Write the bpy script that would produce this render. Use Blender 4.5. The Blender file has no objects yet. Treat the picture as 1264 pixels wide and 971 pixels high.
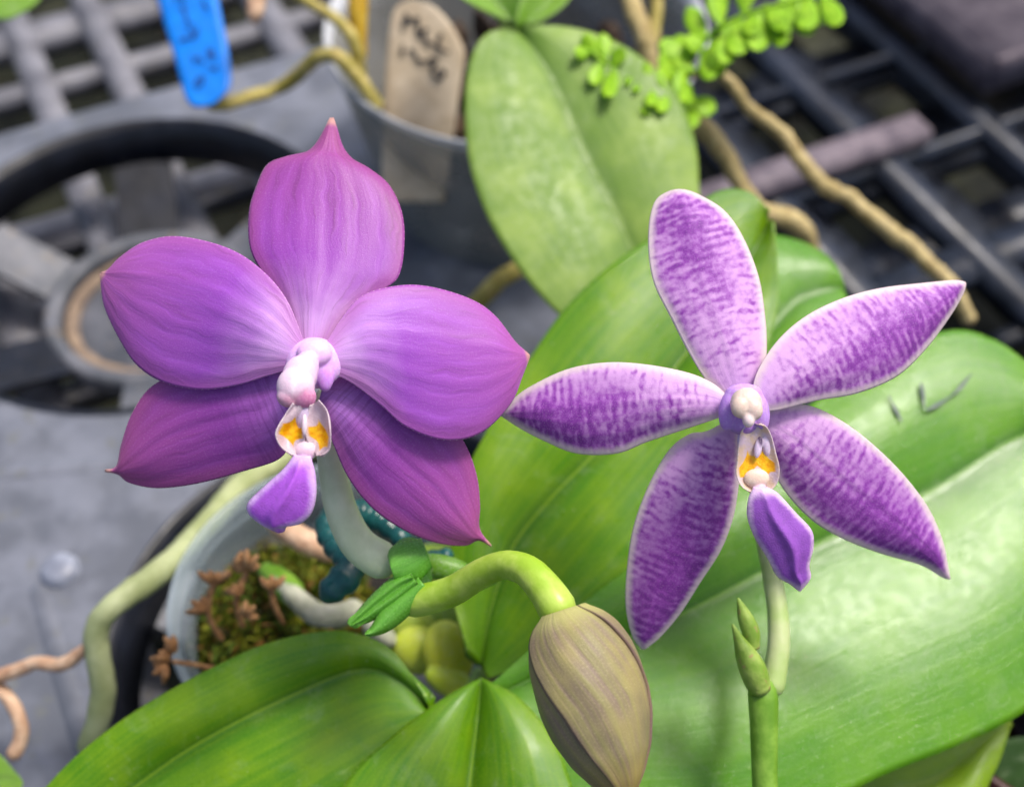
import bpy, math, random
import numpy as np
from mathutils import Vector, Matrix

random.seed(7); RNG = np.random.default_rng(7)
SC = bpy.context.scene
COL = SC.collection

# ---------------------------------------------------------------- camera, sky, sun, exposure
PITCH = math.radians(40)
CAM = np.array([0, 0, .30])
FW = np.array([0, math.sin(PITCH), -math.cos(PITCH)])
UP = np.array([0, math.cos(PITCH), math.sin(PITCH)])
RT = np.array([1., 0, 0])
cam = bpy.data.cameras.new('camera'); camo = bpy.data.objects.new('camera', cam); COL.objects.link(camo)
camo.location = CAM; camo.rotation_euler = (PITCH, 0, 0)
cam.sensor_width = 36; cam.lens = 45; cam.clip_start = .005; cam.clip_end = 60
cam.dof.use_dof = True; cam.dof.focus_distance = .189; cam.dof.aperture_fstop = 13.0
SC.camera = camo

SUN_ELEV, SUN_AZ = 66, 62          # azimuth from +y towards +x
world = bpy.data.worlds.new('World'); SC.world = world; world.use_nodes = True
wn = world.node_tree; sky = wn.nodes.new('ShaderNodeTexSky'); sky.sky_type = 'NISHITA'; sky.sun_disc = False
sky.sun_elevation = math.radians(SUN_ELEV); sky.sun_rotation = math.radians(SUN_AZ)
sky.air_density = 1.0; sky.dust_density = 5.0; sky.ozone_density = .6
bg = wn.nodes['Background']; bg.inputs['Strength'].default_value = .105
wn.links.new(sky.outputs[0], bg.inputs['Color'])
sun = bpy.data.lights.new('sun', 'SUN'); sun.energy = 2.1; sun.angle = math.radians(13); sun.color = (1, .95, .88)
suno = bpy.data.objects.new('sun', sun); COL.objects.link(suno)
sd = Vector((math.sin(math.radians(SUN_AZ)) * math.cos(math.radians(SUN_ELEV)), math.cos(math.radians(SUN_AZ)) * math.cos(math.radians(SUN_ELEV)), math.sin(math.radians(SUN_ELEV))))
suno.rotation_euler = sd.to_track_quat('Z', 'Y').to_euler()
SC.view_settings.view_transform = 'Standard'; SC.view_settings.look = 'None'; SC.view_settings.gamma = 1
SC.view_settings.exposure = 0.68
SC.cycles.max_bounces = 8; SC.cycles.transparent_max_bounces = 12; SC.cycles.transmission_bounces = 6

# ---------------------------------------------------------------- measuring helpers (pixel of the photograph + distance -> a place)
FPX = 1580.
def ray(x, y):
    return FW + (x - 632) / FPX * RT + (485.5 - y) / FPX * UP
def P(x, y, d): return CAM + d * ray(x, y)
def G(x, y, z):
    r = ray(x, y); return CAM + r * (z - CAM[2]) / r[2]
def nrm(v): v = np.array(v, float); return v / np.linalg.norm(v)
def face(a=0, b=0): return nrm(-FW + a * RT + b * UP)        # a normal that looks at the camera, turned a to the right, b up
class Plane:
    def __init__(s, x, y, d, n): s.p = P(x, y, d); s.n = nrm(n)
    def __call__(s, x, y):
        r = ray(x, y); t = np.dot(s.p - CAM, s.n) / np.dot(r, s.n); return CAM + r * t

def spline(pts, n, closed=False):
    p = np.array(pts, float); k = len(p)
    if k == 2: dense = p[0] + (p[1] - p[0]) * np.linspace(0, 1, 60)[:, None]
    else:
        q = np.vstack([2 * p[0] - p[1], p, 2 * p[-1] - p[-2]]); out = []
        for i in range(1, k):
            a, b, c, d = q[i - 1], q[i], q[i + 1], q[i + 2]
            t = np.linspace(0, 1, 24, endpoint=(i == k - 1))[:, None]
            out.append(.5 * (2 * b + (c - a) * t + (2 * a - 5 * b + 4 * c - d) * t ** 2 + (3 * b - a - 3 * c + d) * t ** 3))
        dense = np.vstack(out)
    L = np.concatenate([[0], np.cumsum(np.linalg.norm(np.diff(dense[:, :2], axis=0), axis=1))])
    s = np.linspace(0, L[-1], n)
    return np.stack([np.interp(s, L, dense[:, j]) for j in range(dense.shape[1])], 1)

# ---------------------------------------------------------------- object helpers
def link(name, me, mat=None, parent=None, smooth=True):
    if mat is not None: me.materials.append(mat)
    if smooth and len(me.polygons): me.polygons.foreach_set('use_smooth', [True] * len(me.polygons))
    o = bpy.data.objects.new(name, me); COL.objects.link(o)
    if parent is not None: o.parent = parent; o.matrix_parent_inverse = Matrix.Translation(parent.location).inverted()
    return o
def tag(o, label=None, cat=None, group=None, kind=None):
    for k, v in (('label', label), ('category', cat), ('group', group), ('kind', kind)):
        if v: o[k] = v
    return o
def empty(name, loc, label, cat, group=None):
    o = bpy.data.objects.new(name, None); COL.objects.link(o); o.location = loc; o.empty_display_size = .01
    return tag(o, label, cat, group)
def mesh(name, v, f):
    me = bpy.data.meshes.new(name); me.from_pydata([tuple(map(float, a)) for a in v], [], f); me.update(); return me
def vattr(me, name, arr, kind='FLOAT_VECTOR'):
    a = me.attributes.new(name, kind, 'POINT')
    a.data.foreach_set('vector' if kind == 'FLOAT_VECTOR' else ('value' if kind == 'FLOAT' else 'color'), np.asarray(arr, np.float32).ravel())

def sheet(name, L, R, place, mat, parent=None, n=None, bulge=None, th=.0005, M=None, nu=60, nv=32, lens=None, edge_th=.25):
    """A closed thin body between two outline curves (base -> tip)."""
    if n is None: n = place.n
    l, r = spline(L, nu + 1), spline(R, nu + 1)
    m = spline(M, nu + 1) if M is not None else (l + r) / 2
    us = np.linspace(0, 1, nu + 1); vs = np.linspace(-1, 1, nv + 1)
    px = np.zeros((nu + 1, nv + 1, 2)); pts = np.zeros((nu + 1, nv + 1, 3))
    for j, v in enumerate(vs):
        e = l if v < 0 else r
        px[:, j] = m + abs(v) * (e - m)
    ub, vb = np.meshgrid(us, vs, indexing='ij')
    for i in range(nu + 1):
        for j in range(nv + 1): pts[i, j] = place(px[i, j, 0], px[i, j, 1])
    if bulge is not None: pts = pts + n * bulge(ub, vb)[..., None]
    du = np.gradient(pts, axis=0); dv = np.gradient(pts, axis=1); N = np.cross(du, dv)
    N /= (np.linalg.norm(N, axis=2, keepdims=True) + 1e-12)
    s = np.sign((N * n).sum(2, keepdims=True)); s[s == 0] = 1; N *= s
    bad = (np.abs((N * n).sum(2)) < .2); N[bad] = n
    t = th * (edge_th + (1 - edge_th) * np.clip((1 - np.abs(vb) ** 4), 0, 1) * np.clip((1 - ub) * 20, 0, 1)) if lens is None else th * lens(ub, vb)
    back = pts - N * t[..., None]
    # pattern coordinates
    a, b = px[0, nv // 2], px[-1, nv // 2]; ax = (b - a) / np.linalg.norm(b - a); pe = np.array([-ax[1], ax[0]])
    sc = np.linalg.norm(place(*(a + b) / 2) - CAM) / FPX * 100
    rel = (px - a) * sc
    pm = np.stack([rel @ pe, rel @ ax, np.zeros_like(ub)], -1)
    out = np.vstack([l, r])[::2]
    ed = np.sqrt(((px[:, :, None, :] - out[None, None]) ** 2).sum(-1)).min(2) * sc
    W = nv + 1; NV = (nu + 1) * W
    fl = (np.cross(pts[nu // 2 + 1, nv // 2] - pts[nu // 2, nv // 2], pts[nu // 2, nv // 2 + 1] - pts[nu // 2, nv // 2]) @ n) > 0
    F_ = []
    def q(*ix): F_.append(ix if fl else ix[::-1])
    for i in range(nu):
        for j in range(nv):
            k = i * W + j; q(k, k + W, k + W + 1, k + 1); k += NV; q(k + 1, k + W + 1, k + W, k)
        for j, sgn in ((0, 1), (nv, -1)):
            k = i * W + j; ix = (k, k + NV, k + NV + W, k + W); q(*(ix if sgn > 0 else ix[::-1]))
    for j in range(nv):
        k = j; q(k, k + 1, k + 1 + NV, k + NV); k = nu * W + j; q(k + NV, k + 1 + NV, k + 1, k)
    V_ = np.vstack([pts.reshape(-1, 3), back.reshape(-1, 3)])
    me = mesh(name, V_, F_)
    pn = np.stack([vb, ub, np.zeros_like(ub)], -1).reshape(-1, 3)
    vattr(me, 'pn', np.vstack([pn, pn])); vattr(me, 'pm', np.vstack([pm.reshape(-1, 3)] * 2)); vattr(me, 'edge', np.concatenate([ed.ravel()] * 2), 'FLOAT')
    return link(name, me, mat, parent)

def tube(name, pts, mat, parent=None, sides=14, step=None, wob=.06, ribs=0, cap=True, seed=0, world=False):
    """pts: (px, py, distance, radius in px)  or, with world=True, (x, y, z, r) in metres."""
    rg = np.random.default_rng(seed + len(pts))
    if not world:
        w = [list(P(x, y, d)) + [r * d / FPX] for x, y, d, r in pts]
    else: w = [list(p) for p in pts]
    w = np.array(w); q = np.vstack([2 * w[0] - w[1], w, 2 * w[-1] - w[-2]]); out = []
    for i in range(1, len(w)):
        a, b, c, d = q[i - 1], q[i], q[i + 1], q[i + 2]; t = np.linspace(0, 1, 16, endpoint=(i == len(w) - 1))[:, None]
        out.append(.5 * (2 * b + (c - a) * t + (2 * a - 5 * b + 4 * c - d) * t ** 2 + (3 * b - a - 3 * c + d) * t ** 3))
    dn = np.vstack(out); s = np.concatenate([[0], np.cumsum(np.linalg.norm(np.diff(dn[:, :3], axis=0), axis=1))])
    rmean = w[:, 3].mean(); n = int(max(6, min(160, s[-1] / (step or rmean * .5))))
    ss = np.linspace(0, s[-1], n); c = np.stack([np.interp(ss, s, dn[:, k]) for k in range(4)], 1)
    T = np.gradient(c[:, :3], axis=0); T /= np.linalg.norm(T, axis=1, keepdims=True) + 1e-12
    nb = nrm(np.cross(T[0], [.3, .5, .8])); rings = []; pm = []
    if cap:
        k0 = [0.0, .5, .85]
    wn_ = rg.normal(size=(n, 3)); 
    for k in range(2, n): wn_[k] = .6 * wn_[k - 1] + .5 * wn_[k]
    for i in range(n):
        nb = nrm(nb - T[i] * (nb @ T[i])); bb = np.cross(T[i], nb); r = max(c[i, 3], 1e-5) * (1 + wob * wn_[i, 0] * .6)
        if ribs: r *= 1 + .08 * math.sin(ss[i] / s[-1] * ribs * 2 * math.pi)
        if cap:
            e = min(ss[i], s[-1] - ss[i]) / r
            if e < 1: r *= max(.25, math.sqrt(max(0, 1 - (1 - e) ** 2)))
        off = (nb * wn_[i, 1] + bb * wn_[i, 2]) * r * wob
        for k in range(sides):
            a = 2 * math.pi * k / sides
            rings.append(c[i, :3] + off + (nb * math.cos(a) + bb * math.sin(a)) * r)
            pm.append((math.cos(a) * r * 100, ss[i] * 100, math.sin(a) * r * 100))
    F_ = [(i * sides + k, i * sides + (k + 1) % sides, (i + 1) * sides + (k + 1) % sides, (i + 1) * sides + k) for i in range(n - 1) for k in range(sides)]
    F_ += [tuple(range(sides))[::-1], tuple((n - 1) * sides + k for k in range(sides))]
    me = mesh(name, rings, F_); vattr(me, 'pm', pm); vattr(me, 'pn', [(0, p[1] / (s[-1] * 100), 0) for p in pm])
    return link(name, me, mat, parent)

def organic(name, blobs, mat, parent=None, vox=.00012, smooth=6, paint=()):
    """blobs: (px, py, dist, rx, ry, rz, angle deg in the picture plane, colour) fused into one soft body."""
    V_, F_ = [], []; info = []
    for b in blobs:
        x, y, d, rx, ry, rz, ang, colr = b
        k = d / FPX; c = P(x, y, d); A = math.radians(ang)
        ex = RT * math.cos(A) - UP * math.sin(A); ey = RT * math.sin(A) + UP * math.cos(A)
        o = len(V_); nu_, nv_ = 14, 20
        for i in range(nu_ + 1):
            ph = math.pi * i / nu_
            for j in range(nv_):
                t = 2 * math.pi * j / nv_
                V_.append(c + ex * rx * k * math.sin(ph) * math.cos(t) + ey * ry * k * math.cos(ph) - FW * rz * k * math.sin(ph) * math.sin(t))
        for i in range(nu_):
            for j in range(nv_):
                F_.append((o + i * nv_ + j, o + (i + 1) * nv_ + j, o + (i + 1) * nv_ + (j + 1) % nv_, o + i * nv_ + (j + 1) % nv_))
        info.append((c, ex, ey, rx * k, ry * k, rz * k, colr))
    me = mesh(name, V_, F_); o = bpy.data.objects.new(name + '_raw', me); COL.objects.link(o)
    m = o.modifiers.new('r', 'REMESH'); m.mode = 'VOXEL'; m.voxel_size = vox
    s = o.modifiers.new('s', 'SMOOTH'); s.iterations = smooth; s.factor = .6
    dg = bpy.context.evaluated_depsgraph_get(); dg.update()
    m2 = bpy.data.meshes.new_from_object(o.evaluated_get(dg)); bpy.data.objects.remove(o); m2.name = name
    v = np.zeros(len(m2.vertices) * 3); m2.vertices.foreach_get('co', v); v = v.reshape(-1, 3)
    W = []; 
    for c, ex, ey, a, b_, c_, colr in info:
        q = v - c; dd = np.sqrt((q @ ex / a) ** 2 + (q @ ey / b_) ** 2 + (q @ FW / c_) ** 2); W.append(np.exp(-(dd - 1) * min(a, b_) / .00022))
    W = np.array(W); W /= W.sum(0) + 1e-12
    colr = (W[:, :, None] * np.array([i[6] for i in info])[:, None, :3]).sum(0)
    for x, y, d, rx, ry, ang, pc_, soft in paint:
        k = d / FPX; c = P(x, y, d); A = math.radians(ang); ex = RT * math.cos(A) - UP * math.sin(A); ey = RT * math.sin(A) + UP * math.cos(A); q = v - c
        w = np.clip((1.0 + soft - np.sqrt((q @ ex / (rx * k)) ** 2 + (q @ ey / (ry * k)) ** 2)) / (2 * soft), 0, 1)[:, None] * (q @ FW < .0035)[:, None]
        w = w * w * (3 - 2 * w); colr = colr * (1 - w) + np.array(pc_)[None] * w
    m2.materials.clear(); vattr(m2, 'tint', np.hstack([colr, np.ones((len(v), 1))]), 'FLOAT_COLOR')
    return link(name, m2, mat, parent)

# ---------------------------------------------------------------- node helpers
class NT:
    def __init__(s, name):
        s.m = bpy.data.materials.new(name); s.m.use_nodes = True; s.t = s.m.node_tree; s.b = s.t.nodes['Principled BSDF']; s.o = s.t.nodes['Material Output']
    def n(s, ty, props=None, **kw):
        nd = s.t.nodes.new(ty)
        for k, v in (props or {}).items(): setattr(nd, k, v)
        for k, v in kw.items(): s.set(nd, k.replace('_', ' '), v)
        return nd
    def set(s, nd, key, v):
        i = nd.inputs[key] if not isinstance(key, int) else nd.inputs[key]
        if isinstance(v, bpy.types.NodeSocket): s.t.links.new(v, i)
        else:
            if hasattr(i.default_value, '__len__') and len(i.default_value) == 4 and len(v) == 3: v = (*v, 1)
            i.default_value = v
    def attr(s, name, out='Vector'): return s.n('ShaderNodeAttribute', {'attribute_name': name}).outputs[out]
    def sep(s, v): nd = s.n('ShaderNodeSeparateXYZ'); s.set(nd, 0, v); return nd.outputs
    def comb(s, x, y, z=0.):
        nd = s.n('ShaderNodeCombineXYZ'); s.set(nd, 0, x); s.set(nd, 1, y); s.set(nd, 2, z); return nd.outputs[0]
    def mth(s, op, a, b=0., c=0., clamp=False):
        nd = s.n('ShaderNodeMath', {'operation': op, 'use_clamp': clamp}); s.set(nd, 0, a); s.set(nd, 1, b)
        if op in ('MULTIPLY_ADD', 'SMOOTH_MIN'): s.set(nd, 2, c)
        return nd.outputs[0]
    def rng(s, v, a, b, c=0., d=1., smooth=True):
        nd = s.n('ShaderNodeMapRange', {'interpolation_type': 'SMOOTHSTEP' if smooth else 'LINEAR'})
        for i, x in enumerate((v, a, b, c, d)): s.set(nd, i, x)
        return nd.outputs[0]
    def mix(s, f, a, b, mode='MIX'):
        nd = s.n('ShaderNodeMix', {'data_type': 'RGBA', 'blend_type': mode}); s.set(nd, 0, f); s.set(nd, 6, a); s.set(nd, 7, b); return nd.outputs[2]
    def noise(s, v, scale, detail=3., rough=.5, dist=0.):
        nd = s.n('ShaderNodeTexNoise'); 
        if v is not None: s.set(nd, 'Vector', v)
        s.set(nd, 'Scale', scale); s.set(nd, 'Detail', detail); s.set(nd, 'Roughness', rough); s.set(nd, 'Distortion', dist); return nd.outputs[0]
    def ramp(s, f, stops):
        nd = s.n('ShaderNodeValToRGB'); cr = nd.color_ramp
        while len(cr.elements) < len(stops): cr.elements.new(.5)
        for e, (p, c) in zip(cr.elements, stops): e.position = p; e.color = (*c, 1)
        s.set(nd, 0, f); return nd.outputs[0]
    def bump(s, h, strength, dist, normal=None):
        nd = s.n('ShaderNodeBump'); s.set(nd, 'Height', h); s.set(nd, 'Strength', strength); s.set(nd, 'Distance', dist)
        if normal is not None: s.set(nd, 'Normal', normal)
        return nd.outputs[0]
    def pr(s, **kw):
        for k, v in kw.items(): s.set(s.b, k.replace('_', ' '), v)
    def translucent(s, colr, fac, normal=None):
        t = s.n('ShaderNodeBsdfTranslucent'); s.set(t, 'Color', colr)
        mx = s.n('ShaderNodeMixShader'); s.set(mx, 0, fac); s.set(mx, 1, s.b.outputs[0]); s.set(mx, 2, t.outputs[0]); s.set(s.o, 'Surface', mx.outputs[0])
def rgb(r, g, b):
    f = lambda c: (c / 255) / 12.92 if c / 255 <= .04045 else ((c / 255 + .055) / 1.055) ** 2.4
    return (f(r), f(g), f(b))

def mat_petal_plain(name, glow, main, far, rim, vein_k=1.0, cross=0.):
    t = NT(name); pn = t.attr('pn'); pm = t.attr('pm'); ed = t.attr('edge', 'Fac')
    v, u, _ = t.sep(pn); x, y, _ = t.sep(pm)
    wob = t.noise(pm, 2.2, 3)
    uu = t.mth('ADD', u, t.mth('MULTIPLY', t.mth('SUBTRACT', wob, .5), .18))
    col = t.ramp(uu, [(0, glow), (.12, tuple(.85 * a + .15 * b for a, b in zip(glow, main))), (.22, tuple(.35 * a + .65 * b for a, b in zip(glow, main))), (.38, main), (.72, tuple(.5 * a + .5 * b for a, b in zip(main, far))), (1, far)])
    col = t.mix(t.rng(ed, .30, .03, 0, .55), col, far)                                            # rosier towards the margin
    vein = t.noise(t.comb(t.mth('ADD', t.mth('MULTIPLY', v, 5.5), t.mth('MULTIPLY', t.noise(pm, 1.6, 2), 1.6)), t.mth('MULTIPLY', u, 1.7)), 1.6, 4, .6)
    col = t.mix(t.mth('MULTIPLY', t.rng(vein, .52, .72), .30 * vein_k), col, tuple(c * .42 for c in far))
    col = t.mix(t.mth('MULTIPLY', t.rng(vein, .48, .30), .25), col, tuple(min(1, c * 1.5 + .05) for c in main))
    fine = t.noise(pm, 34, 3, .6)
    col = t.mix(t.rng(fine, .50, .75, 0, .14), col, (.85, .55, .9))
    if cross:
        bars = t.noise(t.comb(t.mth('MULTIPLY', x, 1.5), t.mth('MULTIPLY', y, 15)), 1, 2)
        msk = t.mth('MULTIPLY', t.rng(bars, .47, .58), t.rng(u, .55, .12, 0, cross))
        col = t.mix(msk, col, rgb(104, 40, 130))
    col = t.mix(t.rng(ed, .022, .004, 0, .7), col, rim)
    col = t.mix(t.rng(u, .955, .985, 0, .85), col, (.75, .42, .34))
    t.pr(Base_Color=col, Roughness=.42, Specular_IOR_Level=.42, Sheen_Weight=.15, Sheen_Roughness=.4)
    h = t.mth('ADD', t.mth('MULTIPLY', t.noise(pm, 60, 2), .35), vein)
    t.pr(Normal=t.bump(h, .4, .00028)); t.translucent(col, .26)
    return t.m

def mat_petal_barred(name, side=0., dark=0.):
    t = NT(name); pn = t.attr('pn'); pm = t.attr('pm'); ed = t.attr('edge', 'Fac')
    v, u, _ = t.sep(pn); x, y, _ = t.sep(pm)
    warp = t.mth('MULTIPLY', t.mth('SUBTRACT', t.noise(pm, 2.0, 2), .5), .14)
    yw = t.mth('ADD', y, warp)
    bars = t.noise(t.comb(t.mth('MULTIPLY', x, 3.0), t.mth('MULTIPLY', yw, 9)), 1, 1.0, .5)
    sn = t.mth('MULTIPLY', t.mth('SINE', t.mth('ADD', t.mth('MULTIPLY', yw, 46), t.mth('MULTIPLY', t.noise(pm, 3.0, 3), 11))), t.rng(t.noise(pm, 2.2, 1), .35, .65, .03, .13))
    bars = t.mth('ADD', t.mth('MULTIPLY', bars, .8), t.mth('ADD', sn, .10))
    mott = t.noise(pm, 10, 2, .5); big = t.noise(pm, 1.7, 2)
    f = t.mth('ADD', t.mth('MULTIPLY', bars, .48), t.mth('MULTIPLY', mott, .42))
    f = t.mth('ADD', f, t.mth('MULTIPLY', big, .30))
    f = t.mth('ADD', f, t.rng(u, .02, .8, -.10, .06, False))
    if side: f = t.mth('ADD', f, t.rng(t.mth('MULTIPLY', v, side), -.7, .8, -.05, .10, False))
    f = t.mth('ADD', f, dark)
    f = t.mth('ADD', f, t.mth('MULTIPLY', t.rng(t.mth('ABSOLUTE', v), .6, .0, 0, .07), t.rng(u, .25, .6)))
    m = t.rng(f, .45, .76)
    zone = t.mth('MULTIPLY', t.rng(u, .08, .6), t.rng(ed, .04, .32, 0, .30 + dark * 9))
    col = t.mix(m, t.mix(zone, rgb(230, 182, 236), rgb(172, 88, 196)), rgb(160, 72, 186))
    col = t.mix(t.rng(f, .64, .88, 0, .75), col, rgb(118, 42, 146))
    col = t.mix(t.rng(u, .16, .0, 0, .7), col, rgb(214, 172, 232))
    fine = t.noise(pm, 55, 2); col = t.mix(t.rng(fine, .5, .75, 0, .28), col, (.86, .68, .9))
    edw = t.mth('ADD', ed, t.mth('MULTIPLY', t.mth('SUBTRACT', t.noise(t.comb(t.mth('MULTIPLY', x, 3), t.mth('MULTIPLY', y, 12)), 1, 2), .5), .07))
    col = t.mix(t.rng(edw, .15, .02, 0, .95), col, rgb(240, 222, 224))
    col = t.mix(t.rng(ed, .014, .003, 0, .5), col, rgb(214, 190, 140))
    t.pr(Base_Color=col, Roughness=.48, Specular_IOR_Level=.3, Sheen_Weight=.1, Sheen_Roughness=.4)
    h = t.mth('ADD', t.mth('MULTIPLY', t.noise(pm, 65, 2), .5), t.mth('MULTIPLY', t.noise(t.comb(t.mth('MULTIPLY', v, 5), u), 1.5, 3), .7))
    t.pr(Normal=t.bump(h, .4, .00028)); t.translucent(col, .24)
    return t.m

def mat_leaf(name, base, light, dark, rough=.33, spec=.5, tr=.16, bump=1., blotch=.5, rib=.6, coat=.48):
    t = NT(name); pn = t.attr('pn'); pm = t.attr('pm'); ed = t.attr('edge', 'Fac'); v, u, _ = t.sep(pn)
    stripes = t.noise(t.comb(t.mth('MULTIPLY', v, 14), t.mth('MULTIPLY', u, 1.2)), 1.3, 4, .6)
    big = t.noise(pm, .75, 3); 
    col = t.mix(t.rng(stripes, .3, .7), base, tuple(.6 * a + .4 * b for a, b in zip(base, light)))
    col = t.mix(t.rng(big, .42, .66, 0, blotch), col, light)
    av = t.mth('ABSOLUTE', v)
    col = t.mix(t.rng(av, .16, .0, 0, rib), col, dark)  # shade of the midrib groove put into the colour
    col = t.mix(t.rng(av, .02, .005, 0, .5), col, light)
    mic = t.noise(pm, 28, 3, .6); col = t.mix(t.rng(mic, .5, .8, 0, .35), col, tuple(min(1, c * 1.6 + .02) for c in light))
    specks = t.noise(pm, 9, 2); col = t.mix(t.rng(specks, .70, .76, 0, .5), col, (.45, .48, .25))
    col = t.mix(t.rng(ed, .03, .008, 0, .7), col, tuple(min(1, c * 1.3 + .12) for c in light))
    ro = t.rng(t.noise(pm, 3.5, 4, .6), .3, .7, rough * .75, rough * 1.3)
    scar = t.noise(t.comb(t.mth('MULTIPLY', v, 7), t.mth('MULTIPLY', u, 9)), 2.3, 5, .7, 1.5)
    col = t.mix(t.rng(scar, .69, .73, 0, .35), col, rgb(150, 150, 90))
    smear = t.noise(pm, 1.6, 5, .7, .8); col = t.mix(t.rng(smear, .52, .72, 0, .16), col, rgb(170, 186, 150))
    t.pr(Base_Color=col, Roughness=ro, Specular_IOR_Level=spec, Coat_Weight=coat, Coat_Roughness=t.rng(smear, .4, .7, .07, .2))
    h = t.mth('ADD', t.mth('MULTIPLY', stripes, .9), t.mth('MULTIPLY', t.noise(pm, 24, 4, .7), .34 * bump))
    nn = t.bump(h, .40, .00022); t.pr(Normal=nn, Coat_Normal=t.bump(t.mth('ADD', t.mth('ADD', t.noise(t.comb(t.mth('MULTIPLY', v, 60), t.mth('MULTIPLY', u, 45)), 1, 3, .65), t.mth('MULTIPLY', t.noise(pm, 22, 3, .6), .6)), t.mth('MULTIPLY', stripes, .9)), .6, .00034)); t.translucent(col, tr)
    return t.m

def mat_simple(name, c1, c2, rough=.5, scale=3., spec=.4, attr='pm', bump=.3, tr=0., dist=.0003, sss=0., fleck=None, metal=0.):
    t = NT(name)
    vec = t.attr(attr) if attr == 'pm' else t.mth
    if attr != 'pm':
        tc = t.n('ShaderNodeTexCoord'); vec = tc.outputs['Object']; mp = t.n('ShaderNodeMapping'); t.set(mp, 0, vec); mp.inputs['Scale'].default_value = (100, 100, 100); vec = mp.outputs[0]
    a = t.noise(vec, scale, 4, .6); col = t.mix(t.rng(a, .35, .65), c1, c2)
    if fleck: col = t.mix(t.rng(t.noise(vec, scale * 3.3, 3), .60, .70, 0, .7), col, fleck)
    t.pr(Base_Color=col, Roughness=t.rng(t.noise(vec, scale * 1.7, 3), .3, .7, rough * .8, min(1, rough * 1.25)), Specular_IOR_Level=spec, Metallic=metal)
    t.pr(Normal=t.bump(t.noise(vec, scale * 4, 3), bump, dist))
    if sss: t.pr(Subsurface_Weight=sss, Subsurface_Radius=(.8, .6, .5), Subsurface_Scale=.0012)
    if tr: t.translucent(col, tr)
    return t.m

def mat_tint(name, rough=.4, sss=.5):
    t = NT(name); a = t.attr('tint', 'Color'); tc = t.n('ShaderNodeTexCoord').outputs['Object']
    nz = t.noise(tc, 2500, 2); col = t.mix(t.rng(nz, .45, .7, 0, .12), a, (1, .95, 1))
    t.pr(Base_Color=col, Roughness=rough, Specular_IOR_Level=.4, Subsurface_Weight=sss, Subsurface_Radius=(.9, .6, .7), Subsurface_Scale=.001)
    t.pr(Normal=t.bump(t.noise(tc, 3500, 2), .25, .0002)); return t.m

M_tint = mat_tint('waxy_tissue')
M_green_waxy = mat_tint('waxy_green', .35, .25)

#SECTION_BENCH
# ================================================================ THE BENCH (frame of the grid: e1, e2)
E1 = np.array([.899, .438, 0]); E2 = np.array([-.438, .899, 0])
def B(a, b, z=0.): return E1 * a / 100 + E2 * b / 100 + np.array([0, 0, z])     # a, b in cm
def box_mesh(name, a0, a1, b0, b1, z0, z1, bev=.0008):
    import bmesh
    bm = bmesh.new(); vs = [bm.verts.new(B(a, b, z)) for z in (z0, z1) for a, b in ((a0, b0), (a1, b0), (a1, b1), (a0, b1))]
    for f in ((3, 2, 1, 0), (4, 5, 6, 7), (0, 1, 5, 4), (1, 2, 6, 5), (2, 3, 7, 6), (3, 0, 4, 7)): bm.faces.new([vs[i] for i in f])
    if bev: bmesh.ops.bevel(bm, geom=bm.edges[:], offset=bev, segments=2, affect='EDGES')
    me = bpy.data.meshes.new(name); bm.to_mesh(me); bm.free(); return me
def lathe(name, prof, c, mat, parent=None, seg=96, wob=0., ax=None):
    """prof: (radius, height) in metres around a vertical axis through c."""
    v, f = [], []; n = len(prof)
    for k in range(seg):
        a = 2 * math.pi * k / seg; w = 1 + wob * math.sin(3 * a + 1)
        for r, h in prof: v.append((c[0] + r * w * math.cos(a), c[1] + r * w * math.sin(a), c[2] + h))
    for k in range(seg):
        for i in range(n - 1): f.append((k * n + i, ((k + 1) % seg) * n + i, ((k + 1) % seg) * n + i + 1, k * n + i + 1))
    return link(name, mesh(name, v, f), mat, parent)

M_ground = mat_simple('damp_gravel', rgb(22, 24, 20), rgb(60, 62, 46), .8, .22, .2, 'obj', .8, dist=.004, fleck=rgb(60, 54, 44))
M_grid_light = mat_simple('weathered_grey_plastic', rgb(98, 98, 106), rgb(128, 128, 136), .5, .7, .4, 'obj', .3, fleck=rgb(120, 116, 106))
M_grid_dark = mat_simple('black_plastic', rgb(20, 25, 36), rgb(40, 47, 62), .42, .8, .5, 'obj', .3, fleck=rgb(64, 68, 78))
M_tray = mat_simple('blue_grey_plastic', rgb(88, 92, 102), rgb(116, 120, 132), .42, .5, .45, 'obj', .35, dist=.0006, fleck=rgb(100, 102, 100))
M_black = mat_simple('black_and_shaded_plastic', rgb(12, 15, 24), rgb(24, 28, 40), .42, 1., .4, 'obj', .2)
M_cupgrey = mat_simple('dusty_and_lit_grey_plastic', rgb(80, 84, 92), rgb(112, 114, 122), .5, .8, .4, 'obj', .3, fleck=rgb(130, 118, 100))
M_dust = mat_simple('tan_dust', rgb(120, 104, 92), rgb(158, 138, 118), .8, 1.5, .2, 'obj', .5)

g = link('ground', mesh('ground', [(-2, -1.5, -.16), (2.2, -1.5, -.16), (2.2, 3, -.16), (-2, 3, -.16)], [(0, 1, 2, 3)]), M_ground, smooth=False); tag(g, kind='structure')

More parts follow.
